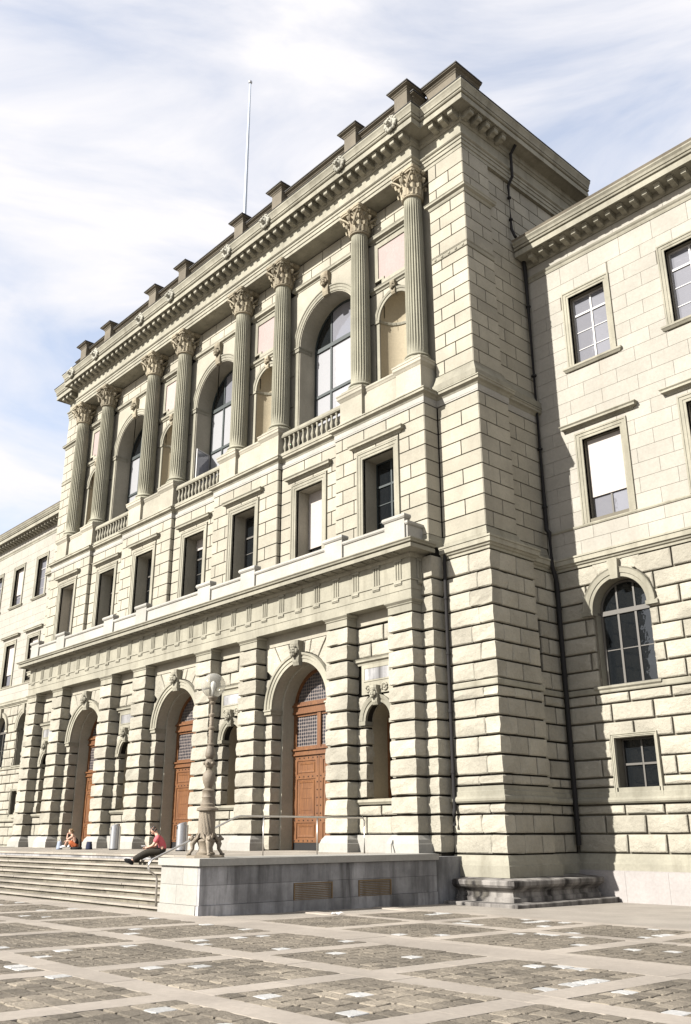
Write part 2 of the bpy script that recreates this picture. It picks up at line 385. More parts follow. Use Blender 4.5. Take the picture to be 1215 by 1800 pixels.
mb.box(SX0, SX1, YT+0.02, -3.0, -0.3, ZP-0.09)
mb.box(SX1+0.01, -2.52, -16.08, -4.0, -0.3, ZP-0.1); mb.box(mir(-2.52), SX0-0.01, -16.08, -4.0, -0.3, ZP-0.1)
mb.obj('core', M['granite'], podium)
# platform paving slabs (edge slabs are the top step)
ys = [YT-0.035, YT+0.75, -11.2, -9.2, -7.2, -3.0]
for j in range(len(ys)-1):
    n = 18
    for i in range(n):
        a = SX0+(SX1-SX0)*i/n; b = SX0+(SX1-SX0)*(i+1)/n
        MB().box(a+0.004, b-0.004, ys[j]+0.004, ys[j+1]-0.004, ZP-0.08, ZP+random.uniform(-.002, .002)).obj('floor_slab', M['step'], podium)
def facing_blocks(name, x_face, y0, y1, rows, mat):
    for r_, (z0, z1) in enumerate(rows):
        y = y0; first = True
        while y < y1-0.05:
            L = random.uniform(1.3, 2.0) * (0.6 if first and r_ % 2 else 1); yb = min(y+L, y1)
            if y1-yb < 0.5: yb = y1
            first = False
            mb = MB(); d = random.uniform(0, .006)
            mb.box(x_face-0.14, x_face+d, y+0.004, yb-0.004, z0+0.004, z1-0.004); mb.obj(name, mat, podium); y = yb
facing_blocks('facing_block', -2.4, -16.2, -5.6, [(0.42, 0.98), (0.98, 1.52)], M['granite'])
facing_blocks('base_block', -2.36, -16.24, -5.6, [(-0.15, 0.42)], M['granite'])
for (a, b) in ((-4.60, -2.53), (mir(-2.53), mir(-4.60))):      # front ends of the two cheeks
    for (z0, z1) in ((0.42, 0.98), (0.98, 1.52)):
        mid = a+(b-a)*(0.45 if z0 < 0.9 else 0.62)
        MB().box(a, mid-0.004, -16.2, -16.06, z0+0.004, z1-0.004).obj('front_block', M['pale'], podium)
        MB().box(mid+0.004, b-0.005, -16.2, -16.06, z0+0.004, z1-0.004).obj('front_block', M['pale'], podium)
    MB().box(a-0.03, b-0.005, -16.24, -16.06, -0.15, 0.415).obj('base_block', M['pale'], podium)
MB().box(-4.62, -4.601, -16.06, YT+0.4, -0.1, 1.52).obj('cheek_side', M['pale'], podium)
cop = MB(); cop.box(-4.66, -2.30, -16.30, -5.55, 1.53, ZP+0.015); cop.obj('coping', M['pale'], podium)
cop = MB(); cop.box(mir(-2.30), mir(-4.66), -16.30, -5.55, 1.53, ZP+0.015); cop.obj('coping', M['pale'], podium)
for (y0, y1) in ((-12.54, -10.85), (-9.65, -8.04)):
    mb = MB()
    mb.box(-2.41, -2.37, y0, y1, 0.36, 0.40); mb.box(-2.41, -2.37, y0, y1, 0.90, 0.94); mb.box(-2.41, -2.37, y0, y0+0.05, 0.40, 0.90); mb.box(-2.41, -2.37, y1-0.05, y1, 0.40, 0.90)
    for k in range(9): mb.hexa([(-2.405,y0+.05,.41+k*.055),(-2.378,y0+.05,.41+k*.055),(-2.378,y1-.05,.41+k*.055),(-2.405,y1-.05,.41+k*.055)], [(-2.41,y0+.05,.44+k*.055),(-2.40,y0+.05,.44+k*.055),(-2.40,y1-.05,.44+k*.055),(-2.41,y1-.05,.44+k*.055)])
    mb.obj('vent_grille', M['grille'], podium)

# ================================================================== THE PALACE
B = empty('palace_building', (XM, YW, 0))
tag(B, 'beige sandstone palace facade with fluted columns, arched doors and rusticated ground floor', 'building')

# ---- block machinery
BL = {'rustic': [], 'ashlar': [], 'wing': []}
rb = random.Random(11)
def rough_box(x0, x1, y0, y1, z0, z1, ch=0.045, ro=0.026, seg=0.4):
    """a hewn stone: plan ring with chamfered joints and uneven faces"""
    mb = MB(); rr = rb; nx = max(1, int((x1-x0)/seg)); ny = max(1, int((y1-y0)/seg))
    ring = [(x0+(x1-x0)*i/nx, y0, 0, -1) for i in range(nx)] + [(x1, y0+(y1-y0)*i/ny, 1, 0) for i in range(ny)] + [(x1-(x1-x0)*i/nx, y1, 0, 1) for i in range(nx)] + [(x0, y1-(y1-y0)*i/ny, -1, 0) for i in range(ny)]
    cx_, cy_ = (x0+x1)/2, (y0+y1)/2; rs = []
    h = z1-z0; levels = [(z0, ch), (z0+ch*0.8, 0), (z0+h*0.5, -0.008), (z1-ch*0.8, 0), (z1, ch)]
    for z, ins in levels:
        r_ = []
        for (px, py, _, _) in ring:
            sx = 1 if px > cx_ else -1; sy = 1 if py > cy_ else -1
            ex = abs(px-(x1 if sx > 0 else x0)) < 1e-6; ey = abs(py-(y1 if sy > 0 else y0)) < 1e-6
            qx = px - (sx*ins if ex else 0) + (rr.uniform(-ro, ro)*sx if ex else 0)
            qy = py - (sy*ins if ey else 0) + (rr.uniform(-ro, ro)*sy if ey else 0)
            r_.append((qx, qy, z + (rr.uniform(-ro, ro)*0.35 if 0 < ins < 1 else 0)))
        rs.append(r_)
    return mb.rings(rs)
def densify(poly, seg):
    out = []
    for i, p in enumerate(poly):
        q = poly[(i+1) % len(poly)]; L = math.hypot(q[0]-p[0], q[1]-p[1]); n = max(1, int(L/seg))
        out += [(p[0]+(q[0]-p[0])*k/n, p[1]+(q[1]-p[1])*k/n) for k in range(n)]
    return out
def cell(poly, f, depth, ch, ro, bulge, seg):
    """a facing stone from an outline in wall coordinates; f maps (along, depth behind face, z) to space"""
    P = densify(poly, seg) if seg else list(poly)
    if len(P) < 3: return None
    cx_ = sum(p[0] for p in P)/len(P); cz_ = sum(p[1] for p in P)/len(P)
    w = max(p[0] for p in P)-min(p[0] for p in P); h = max(p[1] for p in P)-min(p[1] for p in P)
    if w < 0.06 or h < 0.06: return None
    sx = max(0.3, 1-2*ch/w); sz = max(0.3, 1-2*ch/h)
    mb = MB()
    r0 = [f(a, depth, z) for a, z in P]
    j1 = [(rb.uniform(-ro, ro), rb.uniform(-ro, ro)*0.6) for _ in P]
    r1 = [f(a+j[0]*0.6, ch*0.8, z+j[1]*0.6) for (a, z), j in zip(P, j1)]
    r2 = [f(cx_+(a-cx_)*sx+j[0], rb.uniform(-ro, ro)*0.7, cz_+(z-cz_)*sz+j[1]) for (a, z), j in zip(P, j1)]
    mb.rings([r0, r1, r2], cap0=False, cap1=(bulge == 0))
    if bulge:
        n = len(P); k = len(mb.v); mb.v.append(tuple(f(cx_+rb.uniform(-.1,.1)*w, -bulge*rb.uniform(0.2, 1.4), cz_+rb.uniform(-.1,.1)*h)))
        for i in range(n): mb.f.append([2*n+i, 2*n+(i+1) % n, k]); mb.mi.append(0)
    return mb
def put(kind, mb, centre):
    if mb is not None: BL[kind].append(((Vector(centre)-CAM).length + (0 if in_view(centre, 0.03) else 500), mb))
STY = {'rustic': dict(depth=0.15, ch=0.04, ro=0.022, bulge=0.03, seg=0.5), 'ashlar': dict(depth=0.07, ch=0.008, ro=0.0, bulge=0, seg=0), 'wing': dict(depth=0.03, ch=0.006, ro=0.0, bulge=0, seg=0)}
GAP = {'rustic': 0.042, 'ashlar': 0.026, 'wing': 0.006}
def panel(kind, axis, face, a0, a1, joints, openings=(), L=1.5, phase=0.0, header=None):
    """lay courses of stones on a wall; openings: ('r',a0,a1,z0,z1) or ('a',centre,half,z0,z_spring)"""
    st = STY[kind]; gp = GAP[kind]
    f = (lambda a, d, z: (a, face+d, z)) if axis == 'x' else (lambda a, d, z: (face-d, a, z))
    for i in range(len(joints)-1):
        z0, z1 = joints[i]+gp, joints[i+1]-gp
        cuts = [a0]; off = phase + (L*0.5 if i % 2 else 0)
        if header: cuts.append(a0+(header if i % 2 else header*0.55)); 
        a = a0 + (off % L)
        while a < a1-0.12*L:
            if a > cuts[-1]+0.3*L: cuts.append(a + (rb.uniform(-.06,.06)*L))
            a += L
        if a1-cuts[-1] < 0.35*L and len(cuts) > 1: cuts[-1] = a1
        else: cuts.append(a1)
        for ca, cb in zip(cuts[:-1], cuts[1:]):
            pieces = [(ca+gp, cb-gp)]; curved = None
            for op in openings:
                if op[0] == 'r':
                    if min(z1, op[4])-max(z0, op[3]) > 0.08:
                        new = []
                        for p, q in pieces:
                            if op[1]-gp > p: new.append((p, min(q, op[1]-gp)))
                            if op[2]+gp < q: new.append((max(p, op[2]+gp), q))
                        for p, q in pieces:                     # what is left of the course above and below the opening
                            u0, u1 = max(p, op[1]-gp), min(q, op[2]+gp)
                            for v0, v1 in ((op[4]+gp, z1), (z0, op[3]-gp)):
                                if u1-u0 > 0.12 and v1-v0 > 0.12 and z0 <= v0 and v1 <= z1: put(kind, cell([(u0, v0), (u1, v0), (u1, v1), (u0, v1)], f, **st), f((u0+u1)/2, 0, v0))
                        pieces = [(p, q) for p, q in new if q-p > 0.1]
                else:
                    if ca < op[1]+op[2]+.05 and cb > op[1]-op[2]-.05 and z1 > op[3] and z0 < op[4]+op[2]: curved = op
            for p, q in pieces:
                if curved is None:
                    put(kind, cell([(p, z0), (q, z0), (q, z1), (p, z1)], f, **st), f((p+q)/2, 0, (z0+z1)/2)); continue
                _, oc, oh, oz0, ozs = curved[:5]
                def half_w(z):
                    if z <= ozs: return curved[5] if len(curved) > 5 else oh
                    t = oh*oh-(z-ozs)**2
                    return math.sqrt(t) if t > 0 else -0.001
                zsamp = [z0+(z1-z0)*k/5 for k in range(6)]
                for side in (-1, 1):
                    pts = []
                    if side < 0:
                        lo, hi = p, min(q, oc-gp if half_w(z1) < 0 else q)
                        if lo >= oc: continue
                        edge = [(max(lo, min(hi, oc-max(half_w(z), 0)-gp)), z) for z in zsamp]
                        pts = [(lo, z0)] + edge + [(lo, z1)]
                    else:
                        lo, hi = max(p, oc+gp if half_w(z1) < 0 else p), q
                        if hi <= oc: continue
                        edge = [(min(hi, max(lo, oc+max(half_w(z), 0)+gp)), z) for z in zsamp]
                        pts = [(hi, z1)] + edge[::-1] + [(hi, z0)]
                    ded = []
                    for t in pts:
                        if not ded or abs(t[0]-ded[-1][0])+abs(t[1]-ded[-1][1]) > 0.01: ded.append(t)
                    if len(ded) > 2 and abs(ded[0][0]-ded[-1][0])+abs(ded[0][1]-ded[-1][1]) < 0.01: ded.pop()
                    if len(ded) < 3: continue
                    area = abs(sum(ded[k][0]*ded[(k+1) % len(ded)][1]-ded[(k+1) % len(ded)][0]*ded[k][1] for k in range(len(ded))))/2
                    if area < 0.03: continue
                    s2 = dict(st); s2['seg'] = 0
                    put(kind, cell(ded, f, **s2), f(sum(t[0] for t in ded)/len(ded), 0, (z0+z1)/2))
def voussoirs(kind, face, cx, zs, r, x0, x1, ztop, angs):
    """wedge stones over an arch, out to a rectangle"""
    f = lambda a, d, z: (a, face+d, z)
    def hit(t):
        c_, s_ = math.cos(t), math.sin(t); ks = []
        if s_ > 1e-6: ks.append((ztop-zs)/s_)
        if c_ > 1e-6: ks.append((x1-cx)/c_)
        if c_ < -1e-6: ks.append((x0-cx)/c_)
        k_ = min(ks); return (cx+k_*c_, zs+k_*s_)
    for t0, t1 in zip(angs[:-1], angs[1:]):
        g_ = 0.010; t0 += g_; t1 -= g_
        arc = [(cx+(r+0.02)*math.cos(t1+(t0-t1)*k/4), zs+(r+0.02)*math.sin(t1+(t0-t1)*k/4)) for k in range(5)]
        h0, h1 = hit(t0), hit(t1); outer = [h0]
        for cxr in (x1, x0):
            tc = math.atan2(ztop-zs, cxr-cx)
            if t0 < tc < t1: outer.append((cxr, ztop))
        outer.append(h1)
        poly = arc + outer
        s2 = dict(STY[kind]); s2['seg'] = 0.5 if kind == 'rustic' else 0
        put(kind, cell(poly, f, **s2), f(sum(p[0] for p in poly)/len(poly), 0, sum(p[1] for p in poly)/len(poly)))
def wall_slab(mb, y0, y1, x0, x1, z0, z1, ops):
    """wall of real thickness with openings cut through: ('r',a0,a1,z0,z1) or ('a',centre,half,z0,zspring)"""
    x = x0
    for op in sorted(ops, key=lambda o: o[1]):
        if op[0] == 'r': a, b = op[1], op[2]
        else: a, b = op[1]-op[2], op[1]+op[2]
        if a > x: mb.box(x, a, y0, y1, z0, z1)
        if op[3] > z0: mb.box(a, b, y0, y1, z0, op[3])
        if op[0] == 'r':
            if op[4] < z1: mb.box(a, b, y0, y1, op[4], z1)
        else:
            n = 20; r = op[2]
            for i in range(n):
                t0, t1 = math.pi*i/n, math.pi*(i+1)/n
                xa, xb = op[1]-r*math.cos(t0), op[1]-r*math.cos(t1); za, zb = op[4]+r*math.sin(t0), op[4]+r*math.sin(t1)
                mb.hexa([(xa,y0,za),(xb,y0,zb),(xb,y1,zb),(xa,y1,za)], [(xa,y0,z1),(xb,y0,z1),(xb,y1,z1),(xa,y1,z1)])
        x = b
    if x < x1: mb.box(x, x1, y0, y1, z0, z1)
    return mb

JG = [1.70, 2.44, 3.17, 3.57]; JG2 = [4.24, 4.63, 5.38, 6.13, 6.87, 7.62, 8.06]; JG3 = [8.34, 9.10, 9.87, 10.62, 11.37, 12.13, 12.89, 13.75]
JP = [2.44, 3.17, 3.90, 4.63, 5.38, 6.13, 6.87, 7.62, 8.35, 9.10, 9.87, 10.62, 11.42]
# ---- structural walls
core = MB()
core.box(mir(-1.35), -1.35, -1.5, 13.9, -0.4, 38.4); core.box(-1.3, WEND-0.1, 2.75, 13.8, -0.4, 30.9); core.box(-90, mir(-1.3), 2.75, 13.8, -0.4, 30.9)
core.obj('inner_core', M['joint'], B)
DH, DZS = 2.10, 8.32
NH, NZS = 0.78, 7.15
gw = MB()
ops = [('a', d, DH+0.10, ZP-0.05, DZS) for d in DB] + [('a', n_, NH+0.09, 3.75, NZS) for n_ in NB]
wall_slab(gw, YA+0.14, -1.5, mir(XAE)+0.14, XAE-0.14, -0.3, 13.95, ops)
for sgn in (0, 1):
    fx = (lambda v: v) if sgn == 0 else mir
    def bx(mb, a, b, y0, y1, z0, z1): mb.box(min(fx(a), fx(b)), max(fx(a), fx(b)), y0, y1, z0, z1)
    bx(gw, XAE-0.14, XG-0.14, YG+0.14, -1.45, -0.3, 13.95)
    bx(gw, -3.2, XG-0.14, -1.45, -0.88, -0.3, 13.95)
    bx(gw, -3.2, -0.965, -0.88, 0.0, -0.3, 9.2); bx(gw, -3.2, -0.965, -0.88, 0.0, 11.35, 13.95); bx(gw, -3.2, -1.4, -0.88, 0.0, 9.2, 11.35)
    bx(gw, -3.2, -0.965, 0.0, 1.7, -0.3, 13.95)
gw.obj('ground_floor_wall', M['joint'], B)
# first floor wall
mw = MB(); WH = 1.07
ops = [('r', c_-WH, c_+WH, 15.6, 19.85) for c_ in NB+DB]
wall_slab(mw, YR+0.068, -1.5, mir(-3.25), -3.25, 13.95, 22.3, ops)
for c_ in NB: wall_slab(mw, YB+0.068, YR+0.05, c_-3.06, c_+3.06, 13.95, 22.3, [('r', c_-WH, c_+WH, 15.6, 19.85)])
for sgn in (0, 1):
    fx = (lambda v: v) if sgn == 0 else mir
    bx(mw, -3.3, XMZ-0.068, YM+0.068, -1.3, 13.95, 22.3); bx(mw, -3.3, -1.148, -1.3, 1.6, 13.95, 22.3)
mw.obj('first_floor_wall', M['joint'], B)
# upper floor wall
uw = MB(); UH, UZS, UNH, UNZ = 2.45, 29.72, 1.18, 28.42
ops = [('a', d, UH, 24.0, UZS) for d in DB] + [('a', n_, UNH, 24.6, UNZ) for n_ in NB]
wall_slab(uw, YN+0.068, -1.5, mir(-3.3), -3.3, 22.3, 38.0, ops)
for sgn in (0, 1):
    fx = (lambda v: v) if sgn == 0 else mir
    bx(uw, -3.3, XU-0.068, YU+0.068, -1.3, 22.3, 38.0); bx(uw, -3.35, -1.188, -1.3, 1.6, 22.3, 38.0)
uw.obj('upper_floor_wall', M['joint'], B)
for xa, xb in ((-4.36, -3.27), (mir(-3.27), mir(-4.36))): MB().box(xa, xb, YN, YN+0.1, 23.9, 35.52).obj('response_strip', M['ashlar'], B)
# soffit slab joining the colonnade to the wall
MB().box(mir(-3.8), -3.8, YE+0.02, YN+0.06, 35.53, 37.0).obj('colonnade_soffit', M['trim'], B)
# wings
W0 = 2.27; WXS = [W0+5.2*k for k in range(3)]; LXS = [mir(W0+5.2*k) for k in range(8)]
AWH, AWZ = 1.32, 11.65
def wing_wall(xa, xb, cs):
    mb = MB()
    wall_slab(mb, YW+0.14, 2.8, xa, xb, -0.4, 7.0, [('r', c_-0.92, c_+0.92, 3.95, 6.2) for c_ in cs])
    wall_slab(mb, YW+0.14, 2.8, xa, xb, 7.0, 14.0, [('a', c_, AWH, 8.25, AWZ) for c_ in cs])
    wall_slab(mb, YW+0.028, 2.8, xa, xb, 14.0, 21.5, [('r', c_-1.0, c_+1.0, 15.9, 19.85) for c_ in cs])
    wall_slab(mb, YW+0.028, 2.8, xa, xb, 21.5, 31.2, [('r', c_-1.0, c_+1.0, 23.75, 27.55) for c_ in cs])
    return mb.obj('wing_wall', M['wingjoint'], B)
wing_wall(-1.2, WEND, WXS); wing_wall(-90, mir(-1.2), sorted(LXS))

# ---- stones: ground floor
QZ = list(zip(JG[:-1], JG[1:])) + list(zip(JG2[:-1], JG2[1:])) + list(zip(JG3[:-1], JG3[1:]))
for i, (z0, z1) in enumerate(QZ):                     # corner quoins of the pavilion: one stone shows on both faces
    qx, qy = (1.15, 0.62) if i % 2 else (0.72, 1.12)
    for sgn in (0, 1):
        xa, xb = (XG-qx, XG) if sgn == 0 else (mir(XG), mir(XG-qx))
        put('rustic', rough_box(xa, xb, YG, YG+qy-0.03, z0+0.04, z1-0.04), ((xa+xb)/2, YG, (z0+z1)/2))
    f = lambda a, d, z: (a, YG+d, z)
    fs = lambda a, d, z: (XG-d, a, z)
    for xa, xb in ((XAE+0.02, XG-qx-0.03), (mir(XG-qx-0.03), mir(XAE+0.02))):
        put('rustic', cell([(xa, z0+.04), (xb, z0+.04), (xb, z1-.04), (xa, z1-.04)], f, **STY['rustic']), f((xa+xb)/2, 0, z0))
    ya, yb, ym_ = YG+qy, -0.9, YG+qy+1.15
    for p, q in ((ya, ym_-0.02), (ym_+0.02, yb)):
        put('rustic', cell([(p, z0+.04), (q, z0+.04), (q, z1-.04), (p, z1-.04)], fs, **STY['rustic']), fs((p+q)/2, 0, z0))
side_op = [('r', -0.86, 0.0, 9.2, 11.33)]
for J in (JG, JG2, JG3):
    panel('rustic', 'y', -0.83, -0.86, 1.42, J, side_op, L=1.3, phase=0.2)
    panel('rustic', 'x', YW, -0.80, WEND, J, [('r', c_-1.08, c_+1.08, 3.57, 6.20) for c_ in WXS] + ([('a', c_, 1.75, 8.06, AWZ, AWH+0.02) for c_ in WXS] if J is JG3 else [('r', c_-1.75, c_+1.75, 7.9, 8.3) for c_ in WXS[:0]]), L=1.75, phase=0.5)
    panel('rustic', 'x', YW, -90, mir(-0.80), J, [('r', c_-1.08, c_+1.08, 3.57, 6.20) for c_ in LXS] + ([('a', c_, 1.75, 8.06, AWZ, AWH+0.02) for c_ in LXS] if J is JG3 else []), L=1.75, phase=0.5)
# arcade: jamb stones and spandrels
for d in DB:
    for sg in (-1, 1):
        for z0, z1 in zip([ZP, 2.44]+JP[1:9], JP[0:1]+JP[1:9]):
            if z1 <= z0: continue
            xa, xb = sorted((d+sg*DH, d+sg*(DH+0.62)))
            put('rustic', rough_box(xa, xb, YA, YA+0.62, z0+0.04, z1-0.04, seg=0.4), ((xa+xb)/2, YA, z0))
    xa, xb = d-2.71, d+2.71
    panel('rustic', 'x', YA, xa, xb, [8.35, 9.10, 9.87], [('a', d, 2.56, 0, DZS)], L=2.0)
    voussoirs('rustic', YA, d, DZS, 2.56, xa, xb, 11.42, [math.asin(1.58/2.56)-0.03, R(57), R(74), R(83), R(97), R(106), R(123), math.pi-math.asin(1.58/2.56)+0.03])
for n_ in NB:
    xa, xb = n_-1.35, n_+1.35
    panel('rustic', 'x', YA, xa, xb, [2.44, 3.17, 3.62], L=1.5, phase=0.6)
    for sg in (-1, 1):
        for z0, z1 in zip(JP[2:7], JP[3:8]):
            z1 = min(z1, 7.0); xa2, xb2 = sorted((n_+sg*NH, n_+sg*1.35))
            put('rustic', rough_box(xa2, xb2, YA, YA+0.45, z0+0.04, z1-0.04, seg=0.4), ((xa2+xb2)/2, YA, z0))
    panel('rustic', 'x', YA, xa, xb, [7.02, 7.62, 8.28], [('a', n_, 1.12, 0, NZS)], L=1.4)
    panel('rustic', 'x', YA, xa, xb, [9.95, 10.62, 11.37], L=1.7, phase=0.9)
for sgn in (0, 1):                                     # end strip of the arcade wall beside the outer piers
    for z0, z1 in zip([ZP]+JP[:-1]+[11.42, 12.13, 12.89], JP+[12.13, 12.89, 13.94]):
        xa, xb = XAE-0.75, XAE
        if sgn: xa, xb = mir(xb), mir(xa)
        put('rustic', rough_box(xa, xb, YA, YG+0.02, z0+0.04, z1-0.04, seg=0.4), ((xa+xb)/2, YA, z0))
# wing ground voussoirs over the arched windows
for c_ in WXS+LXS[:6]:
    voussoirs('rustic', YW, c_, AWZ, 1.76, c_-1.76, c_+1.76, 13.75, [R(60), R(82), R(98), R(120)])
# ---- stones: first floor
JM = [14.98+0.0, 15.72, 16.45, 17.17, 17.9, 18.62, 19.35, 20.07, 20.8, 21.45]
def mezz_ops(c_): return [('r', c_-1.44, c_+1.44, 14.5, 20.26)]
for n_ in NB: panel('ashlar', 'x', YB, n_-3.10, n_+3.10, JM, mezz_ops(n_), L=1.55, phase=0.55)
for n_ in NB:                                          # right returns of the blocks under the columns
    panel('ashlar', 'y', n_+3.10, YB+0.0, (YR if n_ != NB[-1] else YM)-0.002, JM, L=1.2)
for d in DB: panel('ashlar', 'x', YR, d-(B_/2)+ (3.10-A_/2), d+(B_/2)-(3.10-A_/2), JM, mezz_ops(d), L=1.5, phase=0.4)
panel('ashlar', 'x', YM, -3.2, XMZ, JM, L=1.75, phase=0.5); panel('ashlar', 'x', YM, mir(XMZ), mir(-3.2), JM, L=1.75, phase=0.5)
panel('ashlar', 'y', XMZ, YM, -1.33, JM, L=1.5, phase=0.55); panel('ashlar', 'y', -1.08, -1.33, 1.47, JM, L=1.4, phase=0.3)
# ---- stones: upper floor
JU = [23.12+0.725*k for k in range(9)] + [29.50]; JU2 = [29.85+0.725*k for k in range(4)] + [32.72]; JU3 = [33.15, 33.87, 34.6, 35.49]
for J in (JU, JU2, JU3):
    panel('ashlar', 'x', YU, -3.28, XU, J, L=1.6, phase=0.6); panel('ashlar', 'x', YU, mir(XU), mir(-3.28), J, L=1.6, phase=0.6)
    panel('ashlar', 'y', XU, YU, -1.33, J, L=1.5, phase=0.5); pass
panel('ashlar', 'y', -1.12, -1.33, 1.47, [23.12+0.725*k for k in range(12)]+[31.8], L=1.5); panel('ashlar', 'y', -1.12, -1.33, 6, [31.8+0.73*k for k in range(5)]+[35.49], L=1.5)
for n_ in NB: panel('ashlar', 'x', YN, n_-2.0, n_+2.0, [33.95, 34.65, 35.45], L=1.6, phase=0.5)
for d in DB: panel('ashlar', 'x', YN, d-3.4, d+3.4, [33.95, 34.65, 35.45], L=1.7, phase=0.3)
for d in DB:
    for sg in (-1, 1):
        panel('ashlar', 'x', YN, d+sg*3.2-(0.2 if sg < 0 else 0.25), d+sg*3.2+(0.25 if sg < 0 else 0.2), [24.1, 26.0, 28.0, 29.7], L=2)
# smooth spandrel stones around the big arches and niches
for d in DB: panel('ashlar', 'x', YN, d-3.4, d+3.4, [29.72, 33.55], [('a', d, 2.90, 0, UZS)], L=3.4)
for n_ in NB: panel('ashlar', 'x', YN, n_-2.0, n_+2.0, [24.6, 28.42, 30.2], [('a', n_, 1.5, 0, UNZ)], L=2.0); panel('ashlar', 'x', YN, n_-2.0, n_+2.0, [30.55, 33.5], [('r', n_-1.45, n_+1.45, 30.6, 33.35)], L=2.0)
# ---- stones: wings
JW1 = [14.98, 15.68]; JW = [15.72]+[16.42+0.7*k for k in range(7)]+[21.3]; JW2 = [21.3+0.72*k for k in range(11)] + [29.5]
for (xa, xb, cs) in ((-1.1, WEND, WXS), (-90, mir(-1.1), LXS)):
    panel('wing', 'x', YW, xa, xb, [14.36, 15.0, 15.62], L=1.7)
    panel('wing', 'x', YW, xa, xb, JW, [('r', c_-1.36, c_+1.36, 15.0, 20.24) for c_ in cs], L=1.75, phase=0.7)
    panel('wing', 'x', YW, xa, xb, JW2, [('r', c_-1.33, c_+1.33, 23.55, 27.92) for c_ in cs], L=1.75, phase=0.2)
    panel('wing', 'x', YW, xa, xb, [29.82, 30.35], L=2.6)
for kind, nm, mt in (('rustic', 'rusticated_block', 'rustic'), ('ashlar', 'ashlar_block', 'ashlar'), ('wing', 'wing_block', 'wingash')):
    lst = sorted(BL[kind], key=lambda t: t[0]); rest = MB()
    for i, (_, mb) in enumerate(lst):
        if i < 295: mb.obj(nm, M[mt], B)
        else: rest.add(mb.v, mb.f)
    if rest.v: tag(rest.obj('distant_'+nm+'s', M[mt], B), kind='stuff')

# ---- piers
for c_ in CX:
    pier = MB(); pier.box(c_-0.57, c_+0.57, YP+0.15, YA+0.15, ZP, 11.5); pier = pier.obj('pier', M['joint'], B)
    for z0, z1 in zip(JP[:-1], JP[1:]):
        rough_box(c_-0.72, c_+0.72, YP, YA+0.1, z0+0.045, z1-0.045).obj('block', M['rustic'], pier)
    pb = MB(); h0 = ZP-0.02
    rs = []
    for z, o in ((h0, 0.20), (2.08, 0.20), (2.09, 0.17), (2.24, 0.12), (2.40, 0.0)):
        rs.append([(c_-0.72-o, YP-o, z), (c_+0.72+o, YP-o, z), (c_+0.72+o, YA+0.1, z), (c_-0.72-o, YA+0.1, z)])
    pb.rings(rs); pb.obj('pier_base', M['pale'], pier)
    MB().sweep([(c_-0.72, YA+0.1), (c_-0.72, YP), (c_+0.72, YP), (c_+0.72, YA+0.1)], [(-0.3, 11.45), (0.0, 11.45), (0.0, 11.76), (0.03, 11.77), (0.05, 11.80), (0.02, 11.83), (0.05, 11.86), (0.12, 11.93), (0.12, 11.985), (-0.3, 11.985)]).obj('capital', M['trim'], pier)
# smooth base course and frieze strip behind the piers
hb = MB()
for d in DB:
    for sg in (-1, 1): pass
for n_ in NB: hb.box(n_-1.4, n_+1.4, YA-0.16, YA+0.1, ZP-0.02, 2.42)
hb.obj('wall_base', M['pale'], B)
hs = MB(); hs.box(mir(XAE), XAE, YA-0.01, YA+0.12, 11.44, 12.02); hs.obj('wall_head', M['ashlar'], B)

# ---- ground entablature of the portico
EX = 0.73; XE0, XE1 = CX[0]-EX, CX[7]+EX
pe = half([(XE1, YP-0.02), (XE1, YA+0.2)])
pe = [(XE0, YA+0.2), (XE0, YP-0.02), (XE1, YP-0.02), (XE1, YA+0.2)]
ent = MB().sweep(pe, [(-0.75, 12.0), (0.0, 12.0), (0.0, 12.40), (0.025, 12.41), (0.025, 12.80), (0.07, 12.81), (0.07, 12.88), (0.0, 12.885), (0.0, 13.80), (0.06, 13.81), (0.10, 13.88), (0.13, 13.95), (-0.75, 13.95)])
ent = ent.obj('portico_entablature', M['trim'], B)
MB().box(XE0+0.3, XE1-0.3, YP+0.6, YA+0.2, 12.01, 14.2).obj('portico_ceiling', M['trim'], B)
tri = MB()
for k in (-1, 0, 1):
    tri.hexa([(k*0.15-0.055, 0, 12.89), (k*0.15-0.03, -0.055, 12.89), (k*0.15+0.03, -0.055, 12.89), (k*0.15+0.055, 0, 12.89)], [(k*0.15-0.055, 0, 13.70), (k*0.15-0.03, -0.055, 13.70), (k*0.15+0.03, -0.055, 13.70), (k*0.15+0.055, 0, 13.70)])
tri.box(-0.24, 0.24, -0.065, 0, 13.71, 13.80); tri.box(-0.23, 0.23, -0.085, -0.071, 12.71, 12.80)
for k in range(6): tri.hexa([(-0.2+k*0.08-0.028,-0.075,12.65),(-0.2+k*0.08+0.028,-0.075,12.65),(-0.2+k*0.08+0.028,-0.03,12.65),(-0.2+k*0.08-0.028,-0.03,12.65)], [(-0.2+k*0.08-0.015,-0.065,12.709),(-0.2+k*0.08+0.015,-0.065,12.709),(-0.2+k*0.08+0.015,-0.03,12.709),(-0.2+k*0.08-0.015,-0.03,12.709)])
tri = tri.mesh('triglyph', M['trim'])
for k in range(28):
    inst('triglyph', tri, ent, Matrix.Translation((CX[7]-PM*k, YP-0.022, 0)))
inst('triglyph', tri, ent, Matrix.Translation((XE1+0.022, YA-0.05, 0)) @ Matrix.Rotation(math.pi/2, 4, 'Z'))
tc = MB().sweep(pe, [(-0.75, 13.955), (0.14, 13.955), (0.14, 14.0), (0.64, 14.05), (0.64, 14.0), (0.70, 14.0), (0.70, 14.17), (0.62, 14.18), (0.62, 14.22), (0.74, 14.24), (0.76, 14.30), (0.82, 14.35), (0.82, 14.39), (-0.75, 14.42)])
tc = tc.obj('terrace_cornice', M['trim'], B)
mu = MB(); mu.box(-0.26, 0.26, -0.60, -0.15, 13.965, 14.015)
